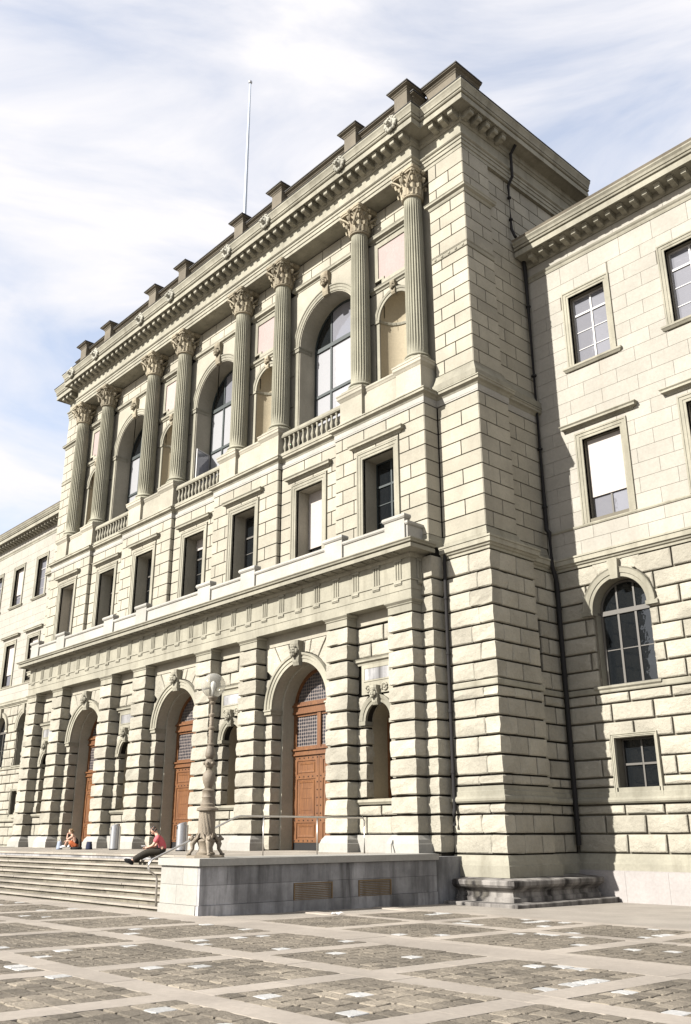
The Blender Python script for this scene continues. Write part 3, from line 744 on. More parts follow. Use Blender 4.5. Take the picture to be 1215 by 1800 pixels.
for a in range(6):
    for b in range(3): mu.box(-0.22+a*0.08, -0.18+a*0.08, -0.56+b*0.14, -0.52+b*0.14, 13.945, 13.966)
mu = mu.mesh('mutule', M['trim'])
for k in range(28*1): inst('mutule', mu, tc, Matrix.Translation((CX[7]-PM*k, YP-0.02, 0)))
for k in range(27): inst('mutule', mu, tc, Matrix.Translation((CX[7]-PM*(k+.5), YP-0.02, 0)))
# terrace parapet of pale stone
pp = MB().sweep([(XE0+0.02, YB+0.1), (XE0+0.02, YP-0.12), (XE1-0.02, YP-0.12), (XE1-0.02, YM+0.05)], [(-0.32, 14.41), (0.06, 14.41), (0.06, 14.60), (0.0, 14.62), (0.0, 15.28), (0.05, 15.30), (0.09, 15.36), (0.09, 15.45), (-0.32, 15.47)])
pp = pp.obj('terrace_parapet', M['pale'], B)
pd = MB().sweep([(-0.62, 0.35), (-0.62, 0), (0.62, 0), (0.62, 0.35)], [(-0.5, 14.415), (0.07, 14.415), (0.07, 14.60), (0, 14.62), (0, 15.58), (0.04, 15.60), (0.09, 15.67), (0.09, 15.75), (0.06, 15.80), (-0.5, 15.81)]).mesh('parapet_pedestal', M['pale'])
for c_ in CX: inst('parapet_pedestal', pd, pp, Matrix.Translation((c_, YP-0.22, 0)))

# ---- string courses and bands
def course(name, path, prof, mat='trim'): return MB().sweep(path, prof).obj(name, M[mat], B)
gpath = [(XAE, YG), (XG, YG), (XG, -0.88), (-0.85, -0.88), (-0.85, YW), (WEND, YW)]
lpath = [(mir(a), b) for a, b in reversed(gpath)]
for pth in (gpath, lpath):
    course('string_course', pth, [(-0.5, 13.76), (0.02, 13.76), (0.03, 13.86), (0.10, 13.90), (0.13, 13.97), (0.20, 14.0), (0.20, 14.20), (0.24, 14.22), (0.24, 14.30), (0.06, 14.36), (-0.5, 14.36)])
    course('sill_band', pth, [(-0.3, 8.08), (0.03, 8.08), (0.05, 8.12), (0.05, 8.28), (0.02, 8.32), (-0.3, 8.32)])
    course('base_band', pth, [(-0.3, 3.60), (0.10, 3.60), (0.16, 3.66), (0.17, 3.74), (0.14, 3.82), (0.07, 3.86), (0.07, 4.02), (0.03, 4.05), (0.03, 4.21), (-0.3, 4.21)])
    course('plinth_slope', pth, [(-0.3, 0.9), (0.16, 0.9), (0.16, 1.31), (0.13, 1.33), (0.10, 1.47), (0.02, 1.66), (0.0, 1.68), (-0.3, 1.68)])
mpath = [(-3.2, YM), (XMZ, YM), (XMZ, -1.33), (-1.08, -1.33), (-1.08, YW-0.2)]
for pth in (mpath, [(mir(a), b) for a, b in reversed(mpath)]):
    course('wall_base_moulding', pth, [(-0.3, 14.33), (0.12, 14.33), (0.12, 14.62), (0.09, 14.66), (0.06, 14.8), (0.02, 14.95), (-0.3, 14.95)])
for n_ in NB:
    MB().sweep([(n_-3.1, YR+0.1), (n_-3.1, YB), (n_+3.1, YB), (n_+3.1, (YM if n_ == NB[-1] else YR)+0.06)], [(-0.3, 14.40), (0.12, 14.40), (0.12, 14.66), (0.08, 14.72), (0.05, 14.85), (0.02, 14.97), (-0.3, 14.97)]).obj('block_base', M['trim'], B)
# moulding under the pedestals; breaks forward over every block
dm = [(XM, YR)]
right = []
for i, n_ in ((2, NB[2]), (3, NB[3])):
    right += [(n_-3.10, YR), (n_-3.10, YB), (n_+3.10, YB), (n_+3.10, YR if i == 2 else YM)]
right += [(XMZ, YM), (XMZ, -1.33), (-1.08, -1.33), (-1.08, YW-0.0)]
dpath = half(right)
MOUL = [(-0.9, 21.46), (0.02, 21.46), (0.03, 21.52), (0.03, 21.80), (0.06, 21.84), (0.10, 21.90), (0.14, 21.93), (0.24, 21.97), (0.24, 22.08), (0.28, 22.10), (0.28, 22.16), (-0.9, 22.30)]
course('dado_moulding', dpath, MOUL[3:4] and [(-0.9, 21.80)]+MOUL[3:])
course('dado_frieze', dpath, [(-0.5, 21.47), (0.02, 21.47), (0.02, 21.53), (0.035, 21.55), (0.035, 21.79), (-0.5, 21.79)], 'pale')
upath = [(-3.25, YU), (XU, YU), (XU, -1.33), (-1.14, -1.33), (-1.14, YW)]
for pth in (upath, [(mir(a), b) for a, b in reversed(upath)]):
    course('upper_base_moulding', pth, [(-0.3, 22.2), (0.34, 22.2), (0.34, 22.5), (0.26, 22.56), (0.16, 22.78), (0.08, 22.95), (0.05, 23.08), (-0.3, 23.08)])
    course('ornament_band', pth[:3] if pth is upath else pth[-3:], [(-0.3, 29.52), (0.02, 29.52), (0.04, 29.55), (0.01, 29.58), (0.01, 29.76), (0.04, 29.79), (0.02, 29.83), (-0.3, 29.83)])
    course('impost_band', [(-3.25, YN)]+pth[:3]+[(-1.4, -1.33)] if pth is upath else [(mir(-1.4), -1.33)]+pth[-3:]+[(mir(-3.25), YN)], [(-0.3, 32.74), (0.02, 32.74), (0.05, 32.80), (0.07, 32.88), (0.20, 32.96), (0.20, 33.05), (0.24, 33.10), (-0.3, 33.14)])
for k in range(5):                                       # small roundels of the ornament band
    for xx in (-3.0+0.45*k,):
        MB().lathe([(0.08, 0), (0.075, 0.03), (0.04, 0.045)], 10).obj('roundel', M['trim'], B, world=Matrix.Translation((xx, YU-0.01, 29.67)) @ Matrix.Rotation(math.pi/2, 4, 'X'))

# ---- windows of the first floor
def surround(mb, c_, hw, z0, z1, w, y, sill=True):       # moulded frame round a rectangular opening, three sides
    for o, dy in ((0, 0.0), (w*0.35, 0.025), (w*0.78, 0.055)):
        wa = hw+o; wb = hw+(w*0.35 if o == 0 else (w*0.78 if o < w*0.5 else w)); yy = y-dy
        mb.box(c_-wb, c_-wa, yy, y+0.2, z0, z1+wb-hw); mb.box(c_+wa, c_+wb, yy, y+0.2, z0, z1+wb-hw); mb.box(c_-wa, c_+wa, yy, y+0.2, z1+wa-hw, z1+wb-hw)
    return mb
def hood(mb, c_, hw, z, y, dep=0.30):
    prof = [(-0.1, z), (0.03, z), (0.05, z+0.06), (0.10, z+0.10), (dep-0.06, z+0.12), (dep-0.06, z+0.21), (dep, z+0.27), (dep, z+0.30), (-0.1, z+0.34)]
    return mb.sweep([(c_-hw, y+0.05), (c_-hw, y), (c_+hw, y), (c_+hw, y+0.05)], prof)
def panes(parent, rects, y, mats, nm='pane'):
    for r_, mt in zip(rects, mats):
        MB().box(r_[0], r_[1], y, y+0.012, r_[2], r_[3]).obj(nm, M[mt], parent)
def sash(c_, hw, z0, z1, y, zt, mat, glassm, bars=(), w=0.075, blind=None, parent=B, glass_top=None):
    """casement window: outer frame, meeting stile, transom, thin bars; returns the frame"""
    fr = MB(); yb = y+0.06
    fr.box(c_-hw, c_-hw+w, y, yb, z0, z1); fr.box(c_+hw-w, c_+hw, y, yb, z0, z1); fr.box(c_-hw+w, c_+hw-w, y, yb, z0, z0+w*1.3); fr.box(c_-hw+w, c_+hw-w, y, yb, z1-w, z1)
    fr.box(c_-w*0.6, c_+w*0.6, y-0.01, yb, z0+w*1.3, z1-w)
    for sx in (-1, 1):
        a, b = sorted((c_+sx*w*0.6, c_+sx*(hw-w)))
        fr.box(a, b, y-0.02, yb, zt-w*0.7, zt+w*0.7)
        for zb in bars: fr.box(a, b, y+0.01, yb, zb-0.02, zb+0.02)
    fr = fr.obj('window', mat, parent)
    lv = [z0+w*1.3]+sorted(list(bars)+[zt])+[z1-w]
    for sx in (-1, 1):
        a, b = sorted((c_+sx*w*0.6, c_+sx*(hw-w)))
        for p, q in zip(lv[:-1], lv[1:]):
            MB().box(a, b, yb-0.02, yb-0.008, p, q).obj('pane', M[glass_top if (glass_top and p > zt-0.1) else glassm], fr)
    if blind:
        bl = MB(); bl.box(c_-hw+w*0.6, c_+hw-w*0.6, y-0.05, y-0.03, blind, z1-0.02); bl.box(c_-hw+w*0.6, c_+hw-w*0.6, y-0.055, y-0.025, blind-0.05, blind); bl.obj('blind', M['blind'], fr)
    return fr
allb = sorted([(n_, YB, 'b') for n_ in NB] + [(d, YR, 'r') for d in DB], key=lambda t: t[0])
for i, (c_, yy, _) in enumerate(allb):
    yg = yy+0.92
    bl = 16.75 if i == 5 else (19.2 if i in (3,) else (16.2 if i == 0 else None))
    fr = sash(c_, WH, 15.62, 19.85, yg, 18.55, M['gframe'] if i == 6 else M['wframe'], 'glass', bars=(16.7, 17.6), blind=bl)
    if i == 6: pass
    surround(MB(), c_, WH, 14.6, 19.85, 0.37, yy-0.03).obj('surround', M['trim'], fr)
    hood(MB(), c_, 1.60, 20.42, yy-0.03, 0.28).obj('hood', M['trim'], fr)
    # reveal lining so that the deep jambs read as one dressed stone
    rv = MB(); rv.box(c_-WH-0.03, c_-WH+0.004, yy+0.17, yg, 14.7, 19.88); rv.box(c_+WH-0.004, c_+WH+0.03, yy+0.17, yg, 14.7, 19.88); rv.box(c_-WH, c_+WH, yy+0.17, yg, 19.846, 19.9); rv.box(c_-WH+.01, c_+WH-.01, yy+0.0, yg, 15.3, 15.615)
    rv.obj('reveal', M['ashlar'], fr)
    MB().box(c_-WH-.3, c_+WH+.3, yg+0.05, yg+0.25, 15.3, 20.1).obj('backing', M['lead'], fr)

# ---- pedestals, dado and balustrades
for i, n_ in enumerate(NB):
    MB().sweep([(n_-A_/2, YD+0.6), (n_-A_/2, YD+0.18), (n_+A_/2, YD+0.18), (n_+A_/2, YD+0.6)], [(-0.6, 22.2), (0, 22.2), (0, 23.68), (0.03, 23.72), (0.06, 23.80), (0.10, 23.86), (0.10, 23.95), (-0.6, 23.98)]).obj('dado_wall', M['ashlar'], B)
    MB().box(n_-2.3, n_+2.3, YD+0.75, YN+0.1, 22.2, 23.9).obj('dado_core', M['ashlar'], B)
ped = MB().sweep([(-0.82, 0.75+0.72), (-0.82, 0), (0.82, 0), (0.82, 0.75+0.72)], [(-0.8, 22.2), (0.05, 22.2), (0.05, 22.42), (0, 22.5), (0, 23.62), (0.03, 23.66), (0.08, 23.74), (0.13, 23.80), (0.13, 23.93), (0.16, 23.97), (0.16, 24.04), (-0.8, 24.06)]).mesh('pedestal', M['ashlar'])
bal = MB().lathe([(0.085, 22.50), (0.085, 22.58), (0.05, 22.62), (0.06, 22.68), (0.105, 22.84), (0.11, 22.92), (0.07, 23.08), (0.045, 23.24), (0.06, 23.36), (0.085, 23.40), (0.085, 23.47)], 10).mesh('baluster', M['trim'], True)
for d in DB:
    w = B_/2-0.86; yb_ = YD+0.33
    bs_ = MB(); bs_.box(d-w, d+w, yb_-0.17, yb_+0.17, 22.15, 22.50); bs_.sweep([(d-w, yb_), (d+w, yb_)], [(-0.17, 23.47), (0.13, 23.47), (0.17, 23.55), (0.17, 23.68), (0.14, 23.72), (-0.17, 23.72)])
    bo = bs_.obj('balustrade', M['trim'], B); n = 13
    for k in range(n): inst('baluster', bal, bo, Matrix.Translation((d-w+(2*w)*(k+0.5)/n, yb_, 0)))
    MB().box(d-w, d+w, yb_+0.17, YN+0.2, 22.15, 22.45).obj('balcony_floor', M['ashlar'], B)

# ---- fluted columns with leafy capitals
def col_shaft():
    mb = MB(); nf = 24; rs = []; H0, H1 = 24.60, 33.95
    for k in range(13):
        t = k/12; z = H0+(H1-H0)*t
        r = 0.535 if t < 0.3 else 0.535-0.07*((t-0.3)/0.7)**1.5
        fd = 0.064 if 0.04 < t < 0.97 else (0.0 if t < 0.02 or t > 0.99 else 0.03)
        ring = []
        for i in range(nf):
            for u, dep in ((0.0, 0), (0.16, 0), (0.32, 0.72), (0.58, 1.0), (0.84, 0.72)):
                a = 2*math.pi*(i+u)/nf; rr = r-fd*dep
                ring.append((rr*math.cos(a), rr*math.sin(a), z))
        rs.append(ring)
    return mb.rings(rs).mesh('column', M['column'])
def col_base():
    mb = MB(); mb.box(-0.74, 0.74, -0.74, 0.74, 24.055, 24.20)
    mb.lathe([(0.70, 24.20), (0.735, 24.24), (0.735, 24.30), (0.70, 24.345), (0.62, 24.36), (0.59, 24.40), (0.60, 24.45), (0.64, 24.46), (0.665, 24.50), (0.64, 24.545), (0.58, 24.56), (0.57, 24.60), (0.54, 24.63)], 32); return mb.mesh('column_base', M['column'])
def leaf(mb, ang, r0, z0, h, w, curl, bell):
    """one acanthus leaf: rises along the bell and curls outward at its tip"""
    ca, sa = math.cos(ang), math.sin(ang); rs = []
    N = 7
    for k in range(N+1):
        t = k/N
        if t < 0.72: q = t/0.72; rad = r0+bell*q*h+0.03+0.02*q; z = z0+h*q; tilt = 0
        else: q = (t-0.72)/0.28; rad = r0+bell*h+0.05+curl*math.sin(q*math.pi*0.75)*1.0; z = z0+h+curl*0.55*math.sin(q*math.pi)-curl*0.5*q
        ww = w*(0.75+0.5*math.sin(min(t*1.35, 1)*math.pi))*(1 if t < 0.8 else 1-(t-0.8)*2.6)*(0.86 if k % 2 else 1.1)
        ring = []
        for s_, o in ((-1, -0.035), (-0.45, 0.015), (0, 0.05), (0.45, 0.015), (1, -0.035), (0, -0.03)):
            rr = rad+o; tt = ww*s_
            ring.append((rr*ca-tt*sa, rr*sa+tt*ca, z))
        rs.append(ring)
    mb.rings(rs)
def capital():
    mb = MB(); z0 = 33.95
    mb.lathe([(0.47, 33.90), (0.52, 33.93), (0.53, 33.98), (0.50, 34.02), (0.455, 34.05), (0.46, 34.4), (0.49, 34.8), (0.55, 35.1), (0.64, 35.28)], 24)
    for k in range(8): leaf(mb, math.pi/4*k+math.pi/8, 0.46, 34.03, 0.40, 0.16, 0.24, 0.03)
    for k in range(8): leaf(mb, math.pi/4*k, 0.47, 34.03, 0.78, 0.16, 0.28, 0.06)
    for q in range(4):
        a0 = math.pi/4+math.pi/2*q
        for sg in (-1, 1):                                # corner volutes: stalk and spiral
            pts = []
            for k in range(6):
                t = k/5; a = a0+sg*(0.42*(1-t)+0.06); r_ = 0.58+0.34*t**1.5; pts.append((r_*math.cos(a), r_*math.sin(a), 34.62+0.50*t))
            c_ = Vector((0.86*math.cos(a0+sg*0.05), 0.86*math.sin(a0+sg*0.05), 35.06)); u = Vector((math.cos(a0), math.sin(a0), 0))
            for k in range(9):
                t = k/8; an = R(75)-t*R(470); rr = 0.14*(1-0.75*t); pts.append(tuple(c_+u*rr*math.cos(an)+Vector((0, 0, rr*math.sin(an)))))
            mb.tube(pts, [0.055]*6+[0.05-0.02*k/8 for k in range(9)], 5)
        am = math.pi/2*q
        for sg in (-1, 1):                                # inner helices
            pts = []
            for k in range(7):
                t = k/6; a = am+sg*(0.34*(1-t)+0.12); r_ = 0.57+0.08*t; pts.append((r_*math.cos(a), r_*math.sin(a), 34.72+0.42*math.sin(t*1.8)))
            mb.tube(pts, 0.032, 5)
        mb.sphere((0.74*math.cos(am), 0.74*math.sin(am), 35.32), 0.10, 8, 6)
        for k in range(5): mb.sphere((0.72*math.cos(am)+0.09*math.cos(1.257*k)*-math.sin(am), 0.72*math.sin(am)+0.09*math.cos(1.257*k)*math.cos(am), 35.32+0.09*math.sin(1.257*k)), 0.055, 6, 4)
    def aba(z, s):                                        # abacus with hollow sides and cut corners
        ring = []
        for q in range(4):
            a0 = -math.pi/4+math.pi/2*q
            for k in range(7):
                t = k/6; a = a0-0.07+ (math.pi/2+0.0)*t*0.955+0.1; r_ = (0.98-0.30*math.sin(t*math.pi))*s
                ring.append((r_*math.cos(a), r_*math.sin(a), z))
        return ring
    mb.rings([aba(35.27, 0.92), aba(35.34, 0.95), aba(35.36, 1.0), aba(35.495, 1.03)])
    return mb.mesh('capital', M['capital'])
SH, BS, CP = col_shaft(), col_base(), capital()
for i, c_ in enumerate(CX):
    inst('pedestal', ped, B, Matrix.Translation((c_, YD, 0)))
    col = inst('column', SH, B, Matrix.Translation((c_, YC, 0)))
    inst('column_base', BS, col, Matrix.Translation((c_, YC, 0)))
    inst('capital', CP, col, Matrix.Translation((c_, YC, 0)) @ Matrix.Rotation(math.pi/2*(i % 4), 4, 'Z') @ Matrix.Diagonal((1.10, 1.10, 1, 1)))

# ---- wall behind the columns: big arched windows, niches, panels
def keystone(name, parent, x, z0, z1, w, y, mat='capital', d=0.30):
    mb = MB(); n = 7; rs = []
    for k in range(n+1):
        t = k/n; z = z0+(z1-z0)*t; ww = w*(0.72+0.28*t)/2; dd = d*(0.45+0.55*t)+0.05*math.sin(t*9)
        rs.append([(x-ww, y+0.1, z), (x-ww, y-dd*0.75, z), (x-ww*0.5, y-dd, z), (x+ww*0.5, y-dd, z), (x+ww, y-dd*0.75, z), (x+ww, y+0.1, z)])
    mb.rings(rs)
    # face carved on the stone: brow, nose, cheeks, chin, curled locks
    zc = z0+(z1-z0)*0.55; s_ = w*0.42; yf = y-d*0.95
    mb.sphere((x, yf, zc), s_, 10, 8, (0.8, 0.55, 1.05)); mb.sphere((x, yf-s_*0.5, zc-s_*0.05), s_*0.22, 6, 5, (0.8, 1, 1.5)); mb.sphere((x, yf-s_*0.35, zc-s_*0.75), s_*0.42, 8, 6, (0.9, 0.7, 0.9))
    for sg in (-1, 1):
        mb.sphere((x+sg*s_*0.35, yf-s_*0.38, zc-s_*0.15), s_*0.26, 6, 5); mb.sphere((x+sg*s_*0.32, yf-s_*0.42, zc+s_*0.38), s_*0.24, 6, 5, (1.3, .8, .5)); mb.sphere((x+sg*s_*0.85, yf+s_*0.1, zc+s_*0.1), s_*0.36, 6, 5, (.8, .8, 1.4))
    mb.sphere((x, yf-s_*0.1, zc+s_*0.95), s_*0.6, 8, 5, (1.3, .7, .5))
    return mb.obj(name, M[mat], parent)
for wi, d in enumerate(DB):
    yg = YN+1.15
    # timber frame: arch ring, transom, mullions
    fr = MB(); r = UH+0.03; w = 0.17
    fr.arch(d, UZS, [(r-w, yg), (r, yg), (r, yg+0.1), (r-w, yg+0.1)], n=24)
    for sg in (-1, 1): fr.box(*sorted((d+sg*r, d+sg*(r-w))), yg, yg+0.1, 24.0, UZS)
    fr.box(d-r+w, d+r-w, yg-0.05, yg+0.1, 29.55, 29.80); fr.box(d-r+w, d+r-w, yg-0.03, yg+0.1, 26.55, 26.72); fr.box(d-r+w, d+r-w, yg, yg+0.1, 24.0, 24.15)
    mxs = [d-0.95, d+0.95]
    for xm_ in mxs:
        fr.box(xm_-0.07, xm_+0.07, yg-0.02, yg+0.1, 24.15, 26.55); fr.box(xm_-0.07, xm_+0.07, yg-0.02, yg+0.1, 26.72, 29.55); fr.box(xm_-0.05, xm_+0.05, yg-0.01, yg+0.1, 29.80, UZS+math.sqrt((r-w*.5)**2-0.95**2))
    fr = fr.obj('window', M['gframe'], B)
    ex = [d-r+w]+mxs+[d+r-w]
    for a, b in zip(ex[:-1], ex[1:]):
        a2 = a+(0.07 if a in mxs else 0); b2 = b-(0.07 if b in mxs else 0)
        for z0, z1 in ((24.15, 26.55), (26.72, 29.55)):
            MB().box(a2, b2, yg+0.05, yg+0.062, z0, z1).obj('pane', M['glasspale'], fr)
        fan = [(a2, 29.80)]+[(b2, 29.80)]
        xs = [b2+(a2-b2)*k/8 for k in range(9)]
        fan += [(x_, UZS+math.sqrt(max((r-w*0.5)**2-(x_-d)**2, 0.0065))) for x_ in xs]
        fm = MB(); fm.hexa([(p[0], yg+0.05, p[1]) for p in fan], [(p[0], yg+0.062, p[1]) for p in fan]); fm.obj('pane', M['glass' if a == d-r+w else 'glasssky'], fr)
    if wi == 1:                                            # casement standing open
        cs = MB(); L = 1.35
        cs.box(0, 0.07, -0.03, 0.03, 24.2, 26.5); cs.box(L-0.07, L, -0.03, 0.03, 24.2, 26.5); cs.box(0.07, L-0.07, -0.03, 0.03, 24.2, 24.3); cs.box(0.07, L-0.07, -0.03, 0.03, 26.42, 26.5)
        Wc = Matrix.Translation((d-r+w+0.02, yg-0.06, 0)) @ Matrix.Rotation(R(-72), 4, 'Z')
        cso = cs.obj('open_casement', M['tframe'], fr, world=Wc); 
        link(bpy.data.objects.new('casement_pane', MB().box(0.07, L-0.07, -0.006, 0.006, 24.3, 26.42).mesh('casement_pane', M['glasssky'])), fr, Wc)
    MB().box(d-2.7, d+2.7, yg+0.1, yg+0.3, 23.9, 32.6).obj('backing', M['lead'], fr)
    # dressed reveal, archivolt, impost and keystone
    rv = MB(); rv.arch(d, UZS, [(UH-0.012, YN+0.0), (UH+0.04, YN+0.0), (UH+0.04, yg), (UH-0.012, yg)], n=28)
    for sg in (-1, 1): rv.box(*sorted((d+sg*(UH-0.012), d+sg*(UH+0.04))), YN, yg, 23.9, UZS-0.001)
    rv.obj('reveal', M['ashlar'], fr)
    av = MB(); av.arch(d, UZS, [(UH+0.045, YN+0.05), (UH+0.045, YN-0.05), (UH+0.20, YN-0.05), (UH+0.22, YN-0.08), (UH+0.36, YN-0.08), (UH+0.40, YN-0.13), (UH+0.46, YN-0.13), (UH+0.46, YN+0.05)], n=30)
    for sg in (-1, 1):
        av.box(*sorted((d+sg*(UH+0.045), d+sg*(UH+0.44))), YN-0.06, YN+0.05, 23.9, UZS-0.32); av.box(*sorted((d+sg*(UH-0.04), d+sg*(UH+0.55))), YN-0.12, YN+0.9, UZS-0.32, UZS-0.10); av.box(*sorted((d+sg*(UH-0.07), d+sg*(UH+0.60))), YN-0.16, YN+0.9, UZS-0.10, UZS-0.01)
    av.obj('archivolt', M['trim'], fr)
    keystone('keystone', fr, d, 32.05, 33.55, 0.62, YN-0.05)
    MB().sweep([(d-2.88, YN+0.05), (d-2.88, YN), (d+2.88, YN), (d+2.88, YN+0.05)], [(-0.1, 33.52), (0.03, 33.52), (0.06, 33.60), (0.18, 33.66), (0.18, 33.76), (0.22, 33.84), (-0.1, 33.90)]).obj('hood', M['trim'], fr)
def niche_shell(cx, y, hw, z0, zs, depth_n=14):
    mb = MB(); rs = []
    for z in (z0, zs):
        rs.append([(cx-hw*math.cos(math.pi*k/depth_n), y+hw*0.92*math.sin(math.pi*k/depth_n), z) for k in range(depth_n+1)])
    for j in range(1, 9):
        p = math.pi/2*j/8; rr = hw*math.cos(p)
        rs.append([(cx-rr*math.cos(math.pi*k/depth_n), y+rr*0.92*math.sin(math.pi*k/depth_n), zs+hw*math.sin(p)) for k in range(depth_n+1)])
    mb.rings(rs, closed=False, cap0=True, cap1=False); return mb
for n_ in NB:
    me_n = niche_shell(n_, YN-0.01, UNH, 24.1, UNZ)
    ni = me_n.obj('niche', M['nicheback'], B, True)
    smooth_angle(ni.data, 50)
    av = MB(); av.arch(n_, UNZ, [(UNH-0.01, YN+0.05), (UNH-0.01, YN-0.05), (UNH+0.14, YN-0.05), (UNH+0.16, YN-0.09), (UNH+0.28, YN-0.12), (UNH+0.28, YN+0.05)], n=24)
    for sg in (-1, 1):
        av.box(*sorted((n_+sg*(UNH-0.01), n_+sg*(UNH+0.24))), YN-0.04, YN+0.05, 24.0, UNZ-0.16); av.box(*sorted((n_+sg*(UNH-0.05), n_+sg*(UNH+0.32))), YN-0.11, YN+0.05, UNZ-0.16, UNZ-0.01)
    av.obj('archivolt', M['trim'], ni)
    im = MB(); im.rings([[(n_-(UNH-o)*math.cos(math.pi*k/14), YN-0.01+(UNH-o)*0.92*math.sin(math.pi*k/14), z) for k in range(15)] for o, z in ((0.0, UNZ-0.16), (0.06, UNZ-0.15), (0.09, UNZ-0.05), (0.09, UNZ-0.01), (0.0, UNZ))], closed=False, cap0=False, cap1=False); im.obj('impost', M['trim'], ni)
    keystone('keystone', ni, n_, UNZ+UNH-0.12, 30.25, 0.36, YN-0.06, d=0.2)
    MB().sweep([(n_-1.75, YN+0.05), (n_-1.75, YN), (n_+1.75, YN), (n_+1.75, YN+0.05)], [(-0.1, 30.22), (0.03, 30.22), (0.06, 30.30), (0.15, 30.36), (0.15, 30.44), (0.18, 30.50), (-0.1, 30.54)]).obj('string', M['trim'], ni)
    pa = MB(); pts = [(-1.2, 31.05), (-0.75, 31.05), (-0.75, 30.85), (0.75, 30.85), (0.75, 31.05), (1.2, 31.05), (1.2, 33.05), (-1.2, 33.05)]
    pa.hexa([(n_+p[0], YN+0.02, p[1]) for p in pts], [(n_+p[0], YN+0.04, p[1]) for p in pts]); po = pa.obj('plaster_panel', M['pink'], B)
    fm = MB(); loop = pts; big = [(-1.42, 30.90), (-0.92, 30.90), (-0.92, 30.62), (0.92, 30.62), (0.92, 30.90), (1.42, 30.90), (1.42, 33.3), (-1.42, 33.3)]
    fm.rings([[(n_+p[0], YN+0.04, p[1]) for p in loop], [(n_+p[0]*1.01, YN-0.04, p[1]) for p in loop], [(n_+p[0], YN-0.07, p[1]) for p in big], [(n_+p[0], YN+0.04, p[1]) for p in big]], cap0=False, cap1=False); fm.obj('panel_frame', M['trim'], po)
    MB().sweep([(n_-1.7, YN+0.05), (n_-1.7, YN), (n_+1.7, YN), (n_+1.7, YN+0.05)], [(-0.1, 33.45), (0.03, 33.45), (0.06, 33.54), (0.22, 33.62), (0.22, 33.73), (0.27, 33.82), (-0.1, 33.90)]).obj('hood', M['trim'], po)
    MB().box(n_-1.3, n_+1.3, -1.9, -1.5, 24.0, 29.8).obj('niche_back', M['joint'], ni)

# ---- upper entablature and main cornice
ep = half([(CX[7]+0.47, YE), (CX[7]+0.47, YU), (XU, YU), (XU, 7.0)])
ep = [p for i, p in enumerate(ep) if i == 0 or p != ep[i-1]]
course('upper_architrave', ep, [(-0.6, 35.5), (0.0, 35.5), (0.0, 35.70), (0.05, 35.71), (0.05, 35.94), (0.10, 35.95), (0.10, 36.08), (0.06, 36.10), (0.13, 36.14), (0.18, 36.19), (0.18, 36.24), (-0.6, 36.25)])
course('upper_frieze', ep, [(-0.6, 36.25), (0.02, 36.25), (0.02, 37.02), (-0.6, 37.02)])
mc = course('main_cornice', ep, [(-0.6, 37.025), (0.06, 37.025), (0.10, 37.08), (0.14, 37.14), (0.20, 37.16), (0.20, 37.46), (0.84, 37.52), (0.84, 37.45), (0.90, 37.45), (0.90, 37.76), (0.80, 37.77), (0.80, 37.83), (0.93, 37.85), (0.97, 37.90), (0.97, 37.96), (0.88, 37.98), (0.88, 38.03), (0.97, 38.05), (0.99, 38.16), (1.05, 38.30), (1.10, 38.38), (1.10, 38.48), (-0.6, 38.62)])
course('gutter_lip', ep, [(0.7, 38.53), (1.13, 38.485), (1.14, 38.52), (0.7, 38.565)], 'lead')
mo = MB(); mo.box(-0.175, 0.175, -0.78, -0.2, 37.39, 37.46); mo.rings([[(s_, y_, z_) for y_, z_ in ((-0.2, 37.09), (-0.40, 37.10), (-0.55, 37.17), (-0.66, 37.15), (-0.73, 37.20), (-0.73, 37.389), (-0.2, 37.389))] for s_ in (-0.15, 0.15)])
mo = mo.mesh('modillion', M['trim'])
x = CX[7]+0.47+0.15
n = 57; xs0, xs1 = CX[0]-0.47+0.05, CX[7]+0.47-0.05
for k in range(n): inst('modillion', mo, mc, Matrix.Translation((xs0+(xs1-xs0)*k/(n-1), YE, 0)))
for k in range(4):
    xx = XU-0.05-0.66*k
    if xx > CX[7]+1.4: inst('modillion', mo, mc, Matrix.Translation((xx, YU, 0))); inst('modillion', mo, mc, Matrix.Translation((mir(xx), YU, 0)))
for k in range(5): inst('modillion', mo, mc, Matrix.Translation((XU, YU+0.1+0.66*k, 0)) @ Matrix.Rotation(math.pi/2, 4, 'Z'))
# carved lion masks on the gutter
def lion():
    mb = MB(); rr = random.Random(3)
    mb.lathe([(0.30, 0.0), (0.36, 0.06), (0.34, 0.14), (0.26, 0.2)], 14)
    mb.sphere((0, 0, 0.16), 0.24, 12, 8, (1, 1.1, .7)); mb.sphere((0, -0.10, 0.33), 0.13, 8, 6, (1, .8, .9)); mb.sphere((0, 0.02, 0.33), 0.07, 6, 5, (.8, 1.6, 1)); mb.sphere((0, -0.2, 0.28), 0.08, 6, 5, (1.2, .7, .8))
    for sg in (-1, 1): mb.sphere((sg*0.1, 0.09, 0.31), 0.06, 6, 5); mb.sphere((sg*0.22, 0.24, 0.16), 0.09, 6, 5); mb.sphere((sg*0.08, -0.09, 0.40), 0.07, 6, 5)
    for k in range(13):
        a = 2*math.pi*k/13; mb.sphere((0.33*math.cos(a), 0.35*math.sin(a), 0.10+rr.uniform(-.02, .03)), 0.10, 7, 5, (1, 1.2, .9))
    return mb.mesh('lion_mask', M['mask'], True)
LM = lion()
for c_ in CX: inst('lion_mask', LM, B, Matrix.Translation((c_, YE-0.93, 38.16)) @ Matrix.Rotation(math.pi/2, 4, 'X') @ Matrix.Diagonal((1.1, 1.1, 1.1, 1)))
